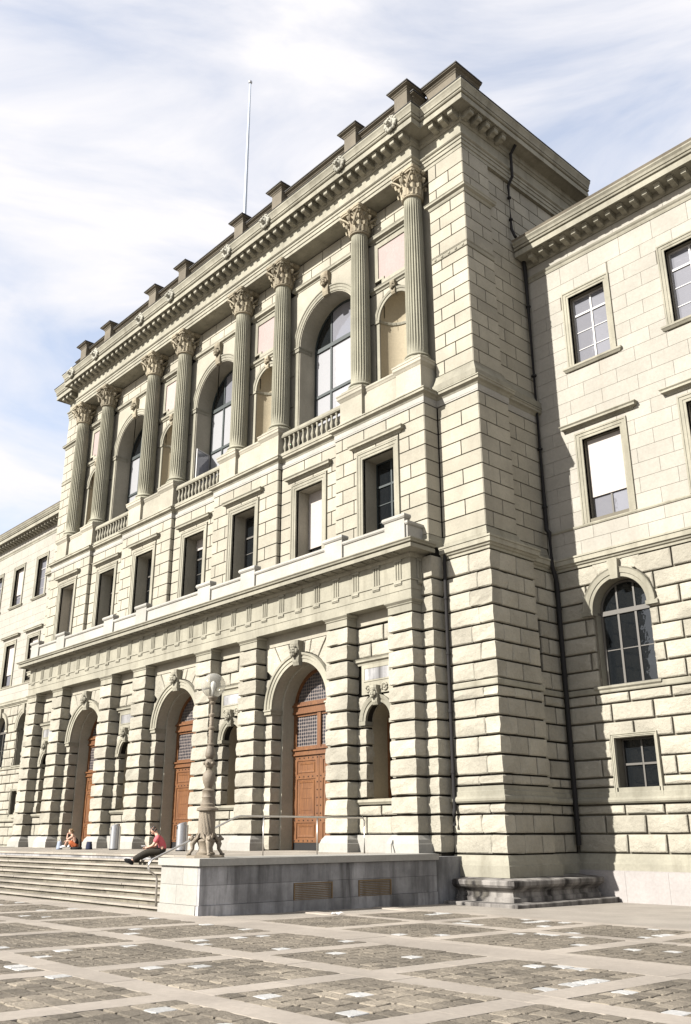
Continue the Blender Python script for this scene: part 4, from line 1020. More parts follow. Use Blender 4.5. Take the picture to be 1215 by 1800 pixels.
# attic: low wall, small pedestals over the columns, corner blocks
CAPP = lambda z: [(-0.5, z-0.34), (0.02, z-0.34), (0.05, z-0.27), (0.11, z-0.22), (0.12, z-0.16), (0.26, z-0.10), (0.26, z-0.04), (-0.5, z-0.03)]
def att_block(name, x0, x1, y0, y1, z0, z1, parent=B):
    o = MB().box(x0, x1, y0, y1, z0, z1-0.3).obj(name, M['attic'], parent)
    MB().sweep([(x0, y1), (x0, y0), (x1, y0), (x1, y1), (x0+0.0, y1)][:4], CAPP(z1)).obj('attic_cornice', M['attic'], o)
    MB().sweep([(x0, y1), (x0, y0), (x1, y0), (x1, y1)], [(-0.45, z1-0.028), (0.31, z1-0.038), (0.31, z1+0.03), (-0.45, z1+0.05)]).obj('lead_cap', M['lead'], o)
    MB().box(x0+0.3, x1-0.3, y0+0.3, y1, z1-0.2, z1+0.02).obj('cap_fill', M['lead'], o)
    return o
att_block('attic_wall', CX[0]-0.5, CX[7]+0.5, YE+0.28, -2.5, 38.5, 40.62)
for c_ in CX: att_block('attic_pedestal', c_-0.48, c_+0.48, YE-0.2, -3.0, 38.5, 41.05)
att_block('attic_corner', -3.35, XU-0.30, YU+0.25, -1.3, 38.5, 41.1); att_block('attic_corner', mir(XU-0.30), mir(-3.35), YU+0.25, -1.3, 38.5, 41.1)
rf = MB(); rf.box(mir(-1.5), -1.5, -2.5, 13.8, 38.4, 39.4)
rf.hexa([(mir(-1.5), -2.4, 39.4), (-1.5, -2.4, 39.4), (-1.5, 13.7, 39.4), (mir(-1.5), 13.7, 39.4)], [(mir(-7), 2.5, 41.5), (-7, 2.5, 41.5), (-7, 9, 41.5), (mir(-7), 9, 41.5)])
rf.obj('pavilion_roof', M['lead'], B)

# ---- ground floor doors and niches
def door(d):
    yd = YA+1.32; H = DH-0.02
    fr = MB(); w = 0.16
    fr.arch(d, DZS, [(H-w, yd), (H, yd), (H, yd+0.14), (H-w, yd+0.14)], n=24)
    for sg in (-1, 1): fr.box(*sorted((d+sg*H, d+sg*(H-w))), yd, yd+0.14, ZP, DZS)
    for (z0, z1, o) in ((6.12, 6.20, 0.10), (6.20, 6.36, 0.05), (6.36, 6.44, 0.14), (8.14, 8.24, 0.10), (8.24, 8.50, 0.05), (8.50, 8.60, 0.14), (8.60, 8.72, 0.06)): fr.box(d-H+w*0.3, d+H-w*0.3, yd-o, yd+0.12, z0, z1)
    fr.box(d-0.13, d+0.13, yd-0.04, yd+0.12, 6.44, 8.14)
    for sg in (-1, 1): fr.box(*sorted((d+sg*(H-w), d+sg*(H-w-0.16))), yd+0.01, yd+0.12, 6.44, 8.14); fr.box(*sorted((d+sg*0.13, d+sg*(H-w-0.16))), yd+0.01, yd+0.12, 6.44, 6.56); fr.box(*sorted((d+sg*0.13, d+sg*(H-w-0.16))), yd+0.01, yd+0.12, 8.02, 8.14)
    fr.arch(d, DZS, [(H-w-0.10, yd+0.02), (H-w, yd+0.02), (H-w, yd+0.12), (H-w-0.10, yd+0.12)], a0=0.2, a1=math.pi-0.2, n=20)
    fr = fr.obj('door', M['wood'], B)
    for sg in (-1, 1):
        a, b = sorted((d+sg*0.13, d+sg*(H-w-0.16)))
        MB().box(a, b, yd+0.07, yd+0.09, 6.56, 8.02).obj('lattice_pane', M['lattice'], fr)
    fan = [(d-H+w, 8.72), (d+H-w, 8.72)]+[(d+(H-w)*math.cos(t), DZS+(H-w)*math.sin(t)) for t in [R(12)+R(156)*k/16 for k in range(17)]]
    MB().hexa([(p[0], yd+0.07, p[1]) for p in fan], [(p[0], yd+0.09, p[1]) for p in fan]).obj('lattice_pane', M['lattice'], fr)
    for sg in (-1, 1):
        lf = MB(); a, b = sorted((d+sg*0.012, d+sg*(H-w))); zb = ZP+0.02
        lf.box(a, b, yd+0.04, yd+0.12, zb, 6.12)
        w2 = 0.26
        cols = (a, a+w2, b-w2, b)
        lf.box(cols[0], cols[1], yd, yd+0.04, zb+0.34, 6.12); lf.box(cols[2], cols[3], yd, yd+0.04, zb+0.34, 6.12); 
        rails = [(5.86, 6.12), (5.0, 5.22), (2.98, 3.2), (zb+0.34, zb+0.5)]
        for (p, q) in rails: lf.box(cols[1], cols[2], yd, yd+0.04, p, q)
        for (p, q) in ((5.22, 5.86), (3.2, 5.0), (zb+0.5, 2.98)):       # raised fields with a moulded edge
            m_ = 0.07
            lf.rings([[(cols[1]+m_+i, yd+dy, p+m_+i), (cols[2]-m_-i, yd+dy, p+m_+i), (cols[2]-m_-i, yd+dy, q-m_-i), (cols[1]+m_+i, yd+dy, q-m_-i)] for i, dy in ((0, 0.04), (0.02, 0.005), (0.10, 0.012), (0.12, 0.03))], cap0=False)
        if True:                                                      # carved cross lines of the tall field
            xm_ = (a+b)/2
            for zz in (3.55, 4.1, 4.55): lf.box(xm_-0.35, xm_+0.35, yd+0.015, yd+0.03, zz, zz+0.04)
        lo = lf.obj('door_leaf', M['wood'], fr)
        kp = MB(); kp.box(a, b, yd+0.02, yd+0.04, zb, zb+0.34)
        for zz in (zb+0.42, 3.09, 5.11, 5.99):
            for k in range(6): kp.sphere((a+0.12+(b-a-0.24)*k/5, yd-0.004, zz), 0.035, 6, 4)
        for k in range(5): kp.sphere((a+0.12 if sg > 0 else b-0.12, yd-0.004, 3.4+0.36*k), 0.035, 6, 4)
        kp.obj('metalwork', M['pipe'], lo if False else fr)
    # reveal and moulded arch
    rv = MB(); ins = 0.09
    rv.arch(d, DZS, [(DH-0.01, YA+0.05), (DH+0.03, YA+0.05), (DH+0.03, YA+0.66), (DH-ins, YA+0.66), (DH-ins, yd), (DH-ins-0.03, yd), (DH-ins-0.03, YA+0.62), (DH-0.01, YA+0.62)], n=28)
    for sg in (-1, 1):
        rv.box(*sorted((d+sg*(DH-ins-0.03), d+sg*(DH+0.03))), YA+0.63, yd, ZP, DZS-0.001)
    rv.obj('reveal', M['ashlar'], fr)
    av = MB(); av.arch(d, DZS, [(DH-0.01, YA+0.08), (DH-0.01, YA-0.06), (DH+0.14, YA-0.06), (DH+0.16, YA-0.10), (DH+0.30, YA-0.10), (DH+0.33, YA-0.16), (DH+0.44, YA-0.18), (DH+0.44, YA+0.08)], n=30)
    for sg in (-1, 1): av.box(*sorted((d+sg*(DH-0.05), d+sg*(DH+0.50))), YA-0.12, YA+0.6, DZS-0.24, DZS-0.08); av.box(*sorted((d+sg*(DH-0.08), d+sg*(DH+0.54))), YA-0.17, YA+0.6, DZS-0.08, DZS-0.005)
    av.obj('archivolt', M['trim'], fr)
    keystone('keystone', fr, d, 10.22, 11.42, 0.60, YA-0.1, 'trim', d=0.34)
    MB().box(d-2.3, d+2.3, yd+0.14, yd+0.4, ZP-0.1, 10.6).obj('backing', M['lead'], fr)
    MB().box(d-DH, d+DH, YA-0.2, yd+0.02, ZP-0.03, ZP+0.012).obj('threshold', M['step'], fr)
for d in DB: door(d)
for n_ in NB:
    yb_ = YA+1.38
    ni = MB(); ni.arch(n_, NZS, [(NH-0.012, YA+0.42), (NH+0.05, YA+0.42), (NH+0.05, yb_), (NH-0.012, yb_)], n=18)
    for sg in (-1, 1): ni.box(*sorted((n_+sg*(NH-0.012), n_+sg*(NH+0.05))), YA+0.42, yb_, 3.85, NZS-0.001)
    ni.box(n_-NH+0.012, n_+NH-0.012, YA+0.05, yb_, 3.80, 3.87)
    ni = ni.obj('recess', M['nicheback'], B)
    wf = MB(); wf.arch(n_, NZS, [(NH-0.14, yb_-0.08), (NH-0.013, yb_-0.08), (NH-0.013, yb_), (NH-0.14, yb_)], n=18)
    for sg in (-1, 1): wf.box(*sorted((n_+sg*(NH-0.14), n_+sg*(NH-0.013))), yb_-0.08, yb_, 3.87, NZS)
    wf.box(n_-NH+0.14, n_+NH-0.14, yb_-0.07, yb_, 7.02, 7.16); wf.box(n_-0.06, n_+0.06, yb_-0.06, yb_, 3.87, 7.02); wf.obj('window_frame', M['wood'], ni)
    for sg in (-1, 1): MB().box(*sorted((n_+sg*0.06, n_+sg*(NH-0.14))), yb_-0.03, yb_-0.01, 3.88, 7.02).obj('pane', M['glass'], ni)
    av = MB(); av.arch(n_, NZS, [(NH-0.01, YA+0.08), (NH-0.01, YA-0.05), (NH+0.12, YA-0.05), (NH+0.14, YA-0.09), (NH+0.28, YA-0.13), (NH+0.31, YA-0.13), (NH+0.31, YA+0.08)], n=22)
    for sg in (-1, 1): av.box(*sorted((n_+sg*(NH-0.04), n_+sg*(NH+0.36))), YA-0.10, YA+0.4, NZS-0.18, NZS-0.005)
    av.obj('archivolt', M['trim'], ni)
    keystone('keystone', ni, n_, NZS+NH-0.15, 8.62, 0.42, YA-0.08, 'trim', d=0.30)
    sc_ = MB()                                                        # scrolls either side of the keystone
    for sg in (-1, 1):
        pts = []
        for k in range(16):
            t = k/15; an = R(200)-t*R(520); rr = 0.20*(1-0.75*t); pts.append((n_+sg*(0.52+rr*math.cos(an)), YA-0.10, 8.52+rr*math.sin(an)))
        sc_.tube(pts, [0.06-0.03*k/15 for k in range(16)], 6)
        sc_.sphere((n_+sg*0.52, YA-0.1, 8.52), 0.06, 6, 5)
    sc_.obj('scroll', M['trim'], ni)
    tb = MB(); tb.box(n_-0.98, n_+0.98, YA-0.06, YA+0.1, 8.30, 9.62); tb.box(n_-0.84, n_-0.76, YA-0.09, YA-0.055, 8.86, 9.50); tb.box(n_+0.76, n_+0.84, YA-0.09, YA-0.055, 8.86, 9.50); tb.box(n_-0.76, n_+0.76, YA-0.09, YA-0.055, 9.44, 9.50); tb.box(n_-0.76, n_+0.76, YA-0.09, YA-0.055, 8.86, 8.92)
    to = tb.obj('tablet', M['trim'], ni)
    pl = MB(); pl.box(n_-0.75, n_+0.75, YA-0.07, YA-0.056, 8.93, 9.43)
    pl.obj('inscription_plate', M['granite'], ni)
    MB().sweep([(n_-1.2, YA+0.05), (n_-1.2, YA-0.02), (n_+1.2, YA-0.02), (n_+1.2, YA+0.05)], [(-0.1, 9.62), (0.04, 9.62), (0.06, 9.70), (0.16, 9.76), (0.16, 9.84), (0.20, 9.90), (-0.1, 9.94)]).obj('hood', M['trim'], ni)
    MB().sweep([(n_-1.30, YA+0.05), (n_-1.30, YA-0.02), (n_+1.30, YA-0.02), (n_+1.30, YA+0.05)], [(-0.1, 3.64), (0.04, 3.64), (0.09, 3.70), (0.13, 3.74), (0.13, 3.84), (-0.1, 3.86)]).obj('sill', M['trim'], ni)
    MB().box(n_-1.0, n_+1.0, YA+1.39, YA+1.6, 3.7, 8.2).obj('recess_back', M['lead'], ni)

# ---- wings: windows, cornice, plinth
def wing_bay(c_, near):
    yg = YW+0.55
    # arched ground-floor window
    fr = MB(); r = AWH-0.04; w = 0.10
    fr.arch(c_, AWZ, [(r-w, yg), (r, yg), (r, yg+0.08), (r-w, yg+0.08)], n=18)
    for sg in (-1, 1): fr.box(*sorted((c_+sg*r, c_+sg*(r-w))), yg, yg+0.08, 8.36, AWZ)
    fr.box(c_-r+w, c_+r-w, yg-0.04, yg+0.08, 11.48, 11.68); fr.box(c_-r+w, c_+r-w, yg, yg+0.08, 8.36, 8.48)
    for sx in (-0.42, 0.42):
        fr.box(c_+sx-0.05, c_+sx+0.05, yg-0.01, yg+0.08, 8.48, 11.48); fr.box(c_+sx-0.04, c_+sx+0.04, yg-0.005, yg+0.08, 11.68, AWZ+math.sqrt((r-w)**2-0.42**2)+0.03)
    ex = [c_-r+w, c_-0.42, c_+0.42, c_+r-w]
    for a, b in zip(ex[:-1], ex[1:]): fr.box(a+0.05, b-0.05, yg+0.02, yg+0.07, 9.93, 9.97)
    fr = fr.obj('window', M['wframe'], B)
    for a, b in zip(ex[:-1], ex[1:]):
        for z0, z1 in ((8.48, 9.93), (9.97, 11.48)): MB().box(a+0.03, b-0.03, yg+0.04, yg+0.052, z0, z1).obj('pane', M['glass'], fr)
        xs = [b-0.03+(a-b+0.06)*k/6 for k in range(7)]; fan = [(a+0.03, 11.68), (b-0.03, 11.68)]+[(x_, AWZ+math.sqrt(max((r-w*.5)**2-(x_-c_)**2, 0.003))) for x_ in xs]
        MB().hexa([(p[0], yg+0.04, p[1]) for p in fan], [(p[0], yg+0.052, p[1]) for p in fan]).obj('pane', M['glass'], fr)
    av = MB(); av.arch(c_, AWZ, [(AWH-0.01, YW+0.6), (AWH-0.01, YW-0.05), (AWH+0.14, YW-0.05), (AWH+0.16, YW-0.09), (AWH+0.36, YW-0.11), (AWH+0.42, YW-0.15), (AWH+0.42, YW+0.1), (AWH+0.05, YW+0.6)], n=24)
    for sg in (-1, 1):
        av.box(*sorted((c_+sg*(AWH-0.02), c_+sg*(AWH+0.05))), YW+0.22, YW+0.6, 8.3, AWZ-0.12); av.box(*sorted((c_+sg*(AWH-0.04), c_+sg*(AWH+0.52))), YW-0.12, YW+0.3, AWZ-0.18, AWZ-0.005)
    av.obj('archivolt', M['trim'], fr)
    keystone_plain = MB(); keystone_plain.rings([[(c_-ww, YW+0.05, z), (c_-ww, YW-dd, z), (c_+ww, YW-dd, z), (c_+ww, YW+0.05, z)] for z, ww, dd in ((12.86, 0.17, 0.20), (13.72, 0.25, 0.26))]); keystone_plain.obj('keystone', M['trim'], fr)
    MB().sweep([(c_-1.45, YW+0.6), (c_-1.45, YW), (c_+1.45, YW), (c_+1.45, YW+0.6)], [(-0.7, 8.2), (0.06, 8.2), (0.12, 8.26), (0.12, 8.35), (-0.7, 8.37)]).obj('sill', M['trim'], fr)
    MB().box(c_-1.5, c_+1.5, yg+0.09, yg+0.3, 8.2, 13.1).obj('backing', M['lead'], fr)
    # small square window below
    fr2 = sash(c_, 0.90, 3.98, 6.18, YW+0.55, 5.15, M['wframe'], 'glass', w=0.06)
    sr = surround(MB(), c_, 0.92, 3.86, 6.2, 0.15, YW-0.03); sr.obj('surround', M['trim'], fr2)
    MB().box(c_-1.2, c_+1.2, YW+0.64, YW+0.8, 3.8, 6.5).obj('backing', M['lead'], fr2)
    # tall window with hood
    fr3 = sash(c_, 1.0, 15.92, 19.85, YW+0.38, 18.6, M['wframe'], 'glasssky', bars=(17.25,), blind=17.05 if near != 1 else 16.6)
    surround(MB(), c_, 1.0, 15.72, 19.85, 0.36, YW-0.03).obj('surround', M['trim'], fr3); hood(MB(), c_, 1.72, 20.42, YW-0.02, 0.30).obj('hood', M['trim'], fr3)
    MB().box(c_-1.2, c_+1.2, YW+0.47, YW+0.7, 15.7, 20.1).obj('backing', M['lead'], fr3)
    # top window
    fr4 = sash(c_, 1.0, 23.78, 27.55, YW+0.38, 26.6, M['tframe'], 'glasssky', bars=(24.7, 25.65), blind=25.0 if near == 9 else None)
    surround(MB(), c_, 1.0, 23.76, 27.55, 0.33, YW-0.03).obj('surround', M['trim'], fr4)
    MB().sweep([(c_-1.45, YW+0.35), (c_-1.45, YW-0.02), (c_+1.45, YW-0.02), (c_+1.45, YW+0.35)], [(-0.4, 23.52), (0.04, 23.52), (0.10, 23.60), (0.14, 23.64), (0.14, 23.73), (-0.4, 23.76)]).obj('sill', M['trim'], fr4)
    MB().box(c_-1.2, c_+1.2, YW+0.47, YW+0.7, 23.6, 27.8).obj('backing', M['lead'], fr4)
for i, c_ in enumerate(WXS): wing_bay(c_, i)
for i, c_ in enumerate(LXS): wing_bay(c_, 9 if i % 2 else 8)
for (xa, xb) in ((-1.0, WEND), (-90, mir(-1.0))):
    pth = [(xa, YW), (xb, YW)]
    course('wing_sill_band', pth, [(-0.2, 15.60), (0.04, 15.60), (0.07, 15.66), (0.07, 15.71), (-0.2, 15.73)])
    course('wing_architrave', pth, [(-0.2, 29.50), (0.03, 29.50), (0.05, 29.60), (0.05, 29.66), (0.10, 29.72), (0.13, 29.80), (-0.2, 29.83)])
    wc = course('wing_cornice', pth, [(-0.3, 30.36), (0.05, 30.36), (0.10, 30.42), (0.14, 30.46), (0.14, 30.68), (0.92, 30.74), (0.92, 30.68), (0.98, 30.68), (0.98, 30.98), (0.88, 30.99), (0.88, 31.05), (1.02, 31.07), (1.05, 31.15), (0.95, 31.17), (0.95, 31.21), (1.04, 31.23), (1.08, 31.34), (1.16, 31.44), (1.16, 31.50), (-0.3, 31.6)])
    course('wing_gutter', pth, [(-0.3, 31.58), (1.15, 31.505), (1.20, 31.62), (1.16, 31.66), (-0.3, 31.70)], 'attic')
    mw_ = MB(); mw_.box(-0.15, 0.15, -0.76, -0.14, 30.63, 30.70); mw_.rings([[(s_, y_, z_) for y_, z_ in ((-0.14, 30.38), (-0.34, 30.39), (-0.50, 30.45), (-0.62, 30.43), (-0.70, 30.47), (-0.70, 30.629), (-0.14, 30.629))] for s_ in (-0.125, 0.125)])
    mw_ = mw_.mesh('modillion', M['trim'])
    if xa > -5: ks = [xa+0.75+0.65*k for k in range(29)]
    else: ks = [xb-0.3-0.65*k for k in range(60)]
    for xx in ks: inst('modillion', mw_, wc, Matrix.Translation((xx, YW, 0)))
    r_ = MB(); r_.hexa([(xa, YW-1.0, 31.68), (xb, YW-1.0, 31.68), (xb, 13.8, 31.68), (xa, 13.8, 31.68)], [(xa, 7, 34.2), (xb-0.0, 7, 34.2), (xb, 8, 34.2), (xa, 8, 34.2)]); r_.obj('wing_roof', M['attic'], B)
    # pale plinth stones along the foot of the wing
    x = max(xa, -58) if xa < -5 else -0.9
    while x < min(xb, WEND):
        L = random.uniform(1.6, 2.4); b = min(x+L, xb)
        MB().box(x+0.004, b-0.004, YW-0.30, YW+0.12, -0.35, 1.02+random.uniform(-.004, .004)).obj('plinth_block', M['plinth'], B); x += L
    MB().box(xa, xb, YW-0.22, YW+0.12, 1.0, 1.06).obj('plinth_top', M['plinth'], B)
# ---- stone bench and step round the corner of the pavilion
bpath = [(-2.29, YG-0.1), (XG+0.1, YG-0.1), (XG+0.1, 0.9)]
BPROF = [(-0.4, 0.1), (0.62, 0.1), (0.62, 0.24), (0.58, 0.26), (0.52, 0.30), (0.50, 0.42), (0.60, 0.52), (0.76, 0.60), (0.83, 0.68), (0.83, 0.80), (0.80, 0.84), (-0.4, 0.93)]
course('corner_bench', bpath, BPROF, 'bench'); course('corner_bench', [(mir(a), b) for a, b in reversed(bpath)], BPROF, 'bench')
SPROF = [(-0.3, -0.3), (1.32, -0.3), (1.32, 0.08), (1.29, 0.105), (-0.3, 0.115)]
course('corner_step', [(-2.29, YG-0.1), (XG+0.1, YG-0.1), (XG+0.1, 1.1)], SPROF, 'bench')
course('corner_step', [(mir(a), b) for a, b in reversed([(-2.29, YG-0.1), (XG+0.1, YG-0.1), (XG+0.1, 1.1)])], SPROF, 'bench')

# ---- downpipes
def pipe(pts, brackets, r=0.075):
    mb = MB(); mb.tube(pts, r, 10)
    for b in brackets:
        mb.lathe([(r+0.03, -0.04), (r+0.03, 0.04)], 10, b)
    return mb.obj('downpipe', M['pipe'], B)
px_, py_ = -2.68, YG-0.14
pipe([(px_, py_+0.05, 14.0), (px_, py_, 13.6), (px_, py_, 3.4), (px_+0.0, py_-0.06, 3.2), (px_, py_-0.06, 2.75)], [(px_, py_, z) for z in (12.0, 9.6, 7.2, 4.8)])
px_ = -0.70; py_ = 1.28
pipe([(-0.93, 1.05, 31.2), (-0.93, 1.2, 30.6), (-0.93, 1.25, 30.0), (-0.93, 1.25, 16.1), (-0.80, 1.05, 15.8), (-0.62, 0.98, 15.6), (-0.60, 0.98, 13.9), (-0.60, 1.1, 13.6), (-0.60, 1.22, 13.2), (-0.60, 1.22, 2.0)], [(-0.93, 1.25, z) for z in (28, 24, 20, 17)]+[(-0.6, 1.22, z) for z in (12, 9, 6, 3)], 0.10)
pipe([(-0.30, 0.4, 37.47), (-0.66, 0.4, 37.1), (-0.68, 0.4, 35.6), (-0.98, 0.4, 35.2), (-0.98, 0.4, 32.4), (-0.8, 0.35, 31.9), (-0.7, 0.3, 31.7)], [(-0.98, 0.4, z) for z in (34.4, 33)], 0.08)

# ================================================================== things on and around the building
fp = empty('flagpole', (XM, -1.5, 39.4)); tag(fp, 'slender white flagpole rising from the roof behind the attic', 'flagpole')
MB().tube([(XM, -1.5, 39.4), (XM, -1.5, 46), (XM, -1.5, 52), (XM, -1.5, 57.2)], [0.13, 0.12, 0.10, 0.07], 12).obj('pole', plain('white_painted_metal', (0.30, 0.33, 0.38), 0.4), fp, True)
MB().sphere((XM, -1.5, 57.35), 0.16, 12, 8).obj('finial', M['steel'], fp, True)

# ---- ornate lamp on the end of the podium
LX, LY, LZ = -3.56, -15.25, ZP+0.016
lamp = empty('street_lamp', (LX, LY, LZ)); tag(lamp, 'ornate bronze lamp with clear glass globe on the podium end', 'street lamp')
def lp(name, prof, mat='iron', n=20, smooth=True):
    mb = MB().lathe([(r*1.14, z) for r, z in prof], n, (LX, LY, LZ)); o = mb.obj(name, M[mat], lamp); smooth_angle(o.data, 45); return o
pl_ = MB(); pl_.rings([[(LX+r*math.cos(R(45*k+22.5)), LY+r*math.sin(R(45*k+22.5)), LZ+z) for k in range(8)] for r, z in ((0.62, 0), (0.62, 0.05), (0.58, 0.07), (0.5, 0.08))]); pl_.obj('base_plate', M['iron'], lamp)
lp('urn', [(0.26, 0.08), (0.27, 0.14), (0.21, 0.18), (0.19, 0.30), (0.24, 0.44), (0.27, 0.50), (0.25, 0.54), (0.16, 0.60)])
dr = MB(); rs = []
for k in range(13):
    t = k/12; ring = []
    for i in range(64):
        a = 2*math.pi*i/64; rr = 0.265-0.02*t+0.02*abs(math.sin((a*8+t*5.0))); ring.append((LX+rr*math.cos(a), LY+rr*math.sin(a), LZ+0.60+0.82*t))
    rs.append(ring)
dr.rings(rs); o = dr.obj('drum', M['iron'], lamp)
lp('drum_collar', [(0.27, 1.41), (0.31, 1.43), (0.31, 1.49), (0.27, 1.52), (0.2, 1.55), (0.21, 1.62), (0.17, 1.66), (0.165, 1.80), (0.18, 1.84), (0.165, 1.88), (0.17, 2.02), (0.19, 2.05), (0.13, 2.09), (0.09, 2.12)])
lp('vase', [(0.09, 2.11), (0.11, 2.16), (0.165, 2.3), (0.19, 2.45), (0.17, 2.58), (0.11, 2.66), (0.06, 2.71), (0.075, 2.74), (0.06, 2.77)])
kn = MB().sphere((LX, LY, LZ+2.90), 0.17, 14, 9)
for k in range(6): kn.sphere((LX+0.17*math.cos(R(60*k)), LY+0.17*math.sin(R(60*k)), LZ+2.91), 0.055, 7, 5)
o = kn.obj('knot', M['iron'], lamp, True)
lp('shaft', [(0.07, 3.05), (0.12, 3.10), (0.145, 3.16), (0.13, 3.3), (0.09, 3.48), (0.12, 3.50), (0.12, 3.54), (0.065, 3.56)] + [(0.062+0.014*(k % 2), 3.58+0.05*k) for k in range(9)] + [(0.10, 4.03), (0.10, 4.07)] + [(0.058+0.014*(k % 2), 4.1+0.05*k) for k in range(7)] + [(0.09, 4.46), (0.09, 4.50), (0.045, 4.54), (0.04, 4.82), (0.08, 4.85), (0.09, 4.90), (0.06, 4.93), (0.11, 5.0), (0.15, 5.05), (0.14, 5.09)])
for k in range(4):                                        # winged lion feet carrying the drum
    a = R(45+90*k+22); ft = MB(); u = Vector((math.cos(a), math.sin(a), 0)); t_ = Vector((-u.y, u.x, 0)); o_ = Vector((LX, LY, LZ))
    P = lambda r, z, s=0: tuple(o_+u*r+t_*s+Vector((0, 0, z)))
    ft.tube([P(0.52, 0.09), P(0.50, 0.16), P(0.42, 0.26), P(0.44, 0.40), P(0.36, 0.54), P(0.24, 0.62)], [0.06, 0.05, 0.055, 0.085, 0.10, 0.08], 8)
    ft.sphere(P(0.56, 0.10), 0.07, 8, 5, (1, 1, .6)); ft.sphere(P(0.46, 0.58), 0.085, 9, 7); ft.sphere(P(0.54, 0.56), 0.045, 7, 5)
    for s_ in (-1, 1): ft.tube([P(0.36, 0.50, s_*0.06), P(0.30, 0.60, s_*0.13), P(0.26, 0.74, s_*0.16)], [0.05, 0.045, 0.01], 6); ft.sphere(P(0.45, 0.665, s_*0.05), 0.03, 6, 4)
    ft.obj('lion_foot', M['iron'], lamp, True)
gl = MB().sphere((LX, LY, LZ+5.47), 0.41, 28, 18); gl.obj('glass_globe', M['globe'], lamp, True)
bb = MB().lathe([(0.05, 5.09), (0.05, 5.3), (0.07, 5.36), (0.095, 5.47), (0.08, 5.56), (0.02, 5.62)], 12, (LX, LY, LZ)); bb.obj('bulb', M['white'], lamp, True)

# ---- handrail beside the stairs
hr = empty('handrail', (-4.9, -16.0, 0.3)); tag(hr, 'thin steel handrail running along the podium edge and down the stairs', 'handrail')
HX = -5.12
MB().tube([(HX, -6.75, 1.74), (HX, -6.75, 2.95), (HX, -6.80, 3.04), (HX, -6.9, 3.06), (HX, -9, 3.06), (HX, -12.8, 3.06), (HX, -13.0, 3.01), (HX, -16.0, 1.78), (HX, -16.25, 1.68), (HX, -16.37, 1.56), (HX, -16.38, 1.45), (HX, -16.30, 1.32), (HX, -16.08, 1.2), (HX, -16.03, 1.1), (HX, -16.0, 0.28)], 0.034, 10).obj('rail', M['rail'], hr, True)
for y in (-9.2, -11.75): MB().tube([(HX, y, 1.73), (HX, y, 3.05)], 0.024, 10).obj('post', M['rail'], hr, True)

# ---- two steel waste bins
def litter_bin(x, y, label):
    b = empty('litter_bin', (x, y, ZP)); tag(b, label, 'litter bin', 'steel bins on the platform')
    H = 1.30; r = 0.23; n = 24; mb = MB(); rs = []
    for z, rr in ((0.03, r), (0.06, r), (H*0.84, r)): rs.append([(x+rr*math.cos(2*math.pi*i/n), y+rr*math.sin(2*math.pi*i/n), ZP+z) for i in range(n)])
    rs.append([(x+r*math.cos(2*math.pi*i/n), y+r*math.sin(2*math.pi*i/n), ZP+H*(0.93+0.05*math.cos(2*math.pi*i/n-0.8))) for i in range(n)])
    rs.append([(x+r*0.8*math.cos(2*math.pi*i/n), y+r*0.8*math.sin(2*math.pi*i/n), ZP+H*(0.96+0.04*math.cos(2*math.pi*i/n-0.8))) for i in range(n)])
    o = mb.rings(rs).obj('body', M['steel'], b); smooth_angle(o.data, 35)
    dv = Vector((-0.55, -0.83, 0)); tv = Vector((0.83, -0.55, 0)); c_ = Vector((x, y, ZP+H*0.80))
    op = MB(); pts = [c_+dv*(r+0.006)*math.cos(t)+tv*(r+0.006)*math.sin(t) for t in (-0.6, -0.3, 0, 0.3, 0.6)]
    op.rings([[p+Vector((0, 0, -0.07)) for p in pts], [p+Vector((0, 0, 0.07)) for p in pts]], closed=False, cap0=False, cap1=False); op.obj('opening', M['pipe'], b)
    hd = MB(); hd.rings([[p+Vector((0, 0, 0.07)) for p in pts], [p+dv*0.05+Vector((0, 0, 0.05)) for p in pts]], closed=False, cap0=False, cap1=False); hd.obj('flap', M['steel'], b)
    MB().lathe([(r+0.012, 0.0), (r+0.012, 0.06)], 24, (x, y, ZP)).obj('foot_ring', M['pipe'], b)
    MB().box(x+0.21, x+0.29, y+0.10, y+0.18, ZP, ZP+1.16).obj('post', M['rail'], b)
litter_bin(-16.2, -8.1, 'tall steel litter bin beside the middle door, near the lamp')
litter_bin(-22.9, -7.9, 'tall steel litter bin between the two seated people')

# ---- people
def skin_mesh(name, verts, edges, radii, root=0, levels=2):
    me = bpy.data.meshes.new(name+'_src'); me.from_pydata(verts, edges, []); ob = bpy.data.objects.new(name+'_src', me); sc.collection.objects.link(ob)
    md = ob.modifiers.new('s', 'SKIN'); sv = me.skin_vertices[0].data
    for i, r_ in enumerate(radii): sv[i].radius = (r_, r_) if not isinstance(r_, tuple) else r_; sv[i].use_root = (i == root)
    md.use_smooth_shade = True; ss = ob.modifiers.new('ss', 'SUBSURF'); ss.levels = levels; ss.render_levels = levels
    dg = bpy.context.evaluated_depsgraph_get(); out = bpy.data.meshes.new_from_object(ob.evaluated_get(dg)); out.name = name
    bpy.data.objects.remove(ob); bpy.data.meshes.remove(me)
    out.polygons.foreach_set('use_smooth', [True]*len(out.polygons)); return out
def chain(pts): return [(i, i+1) for i in range(len(pts)-1)]
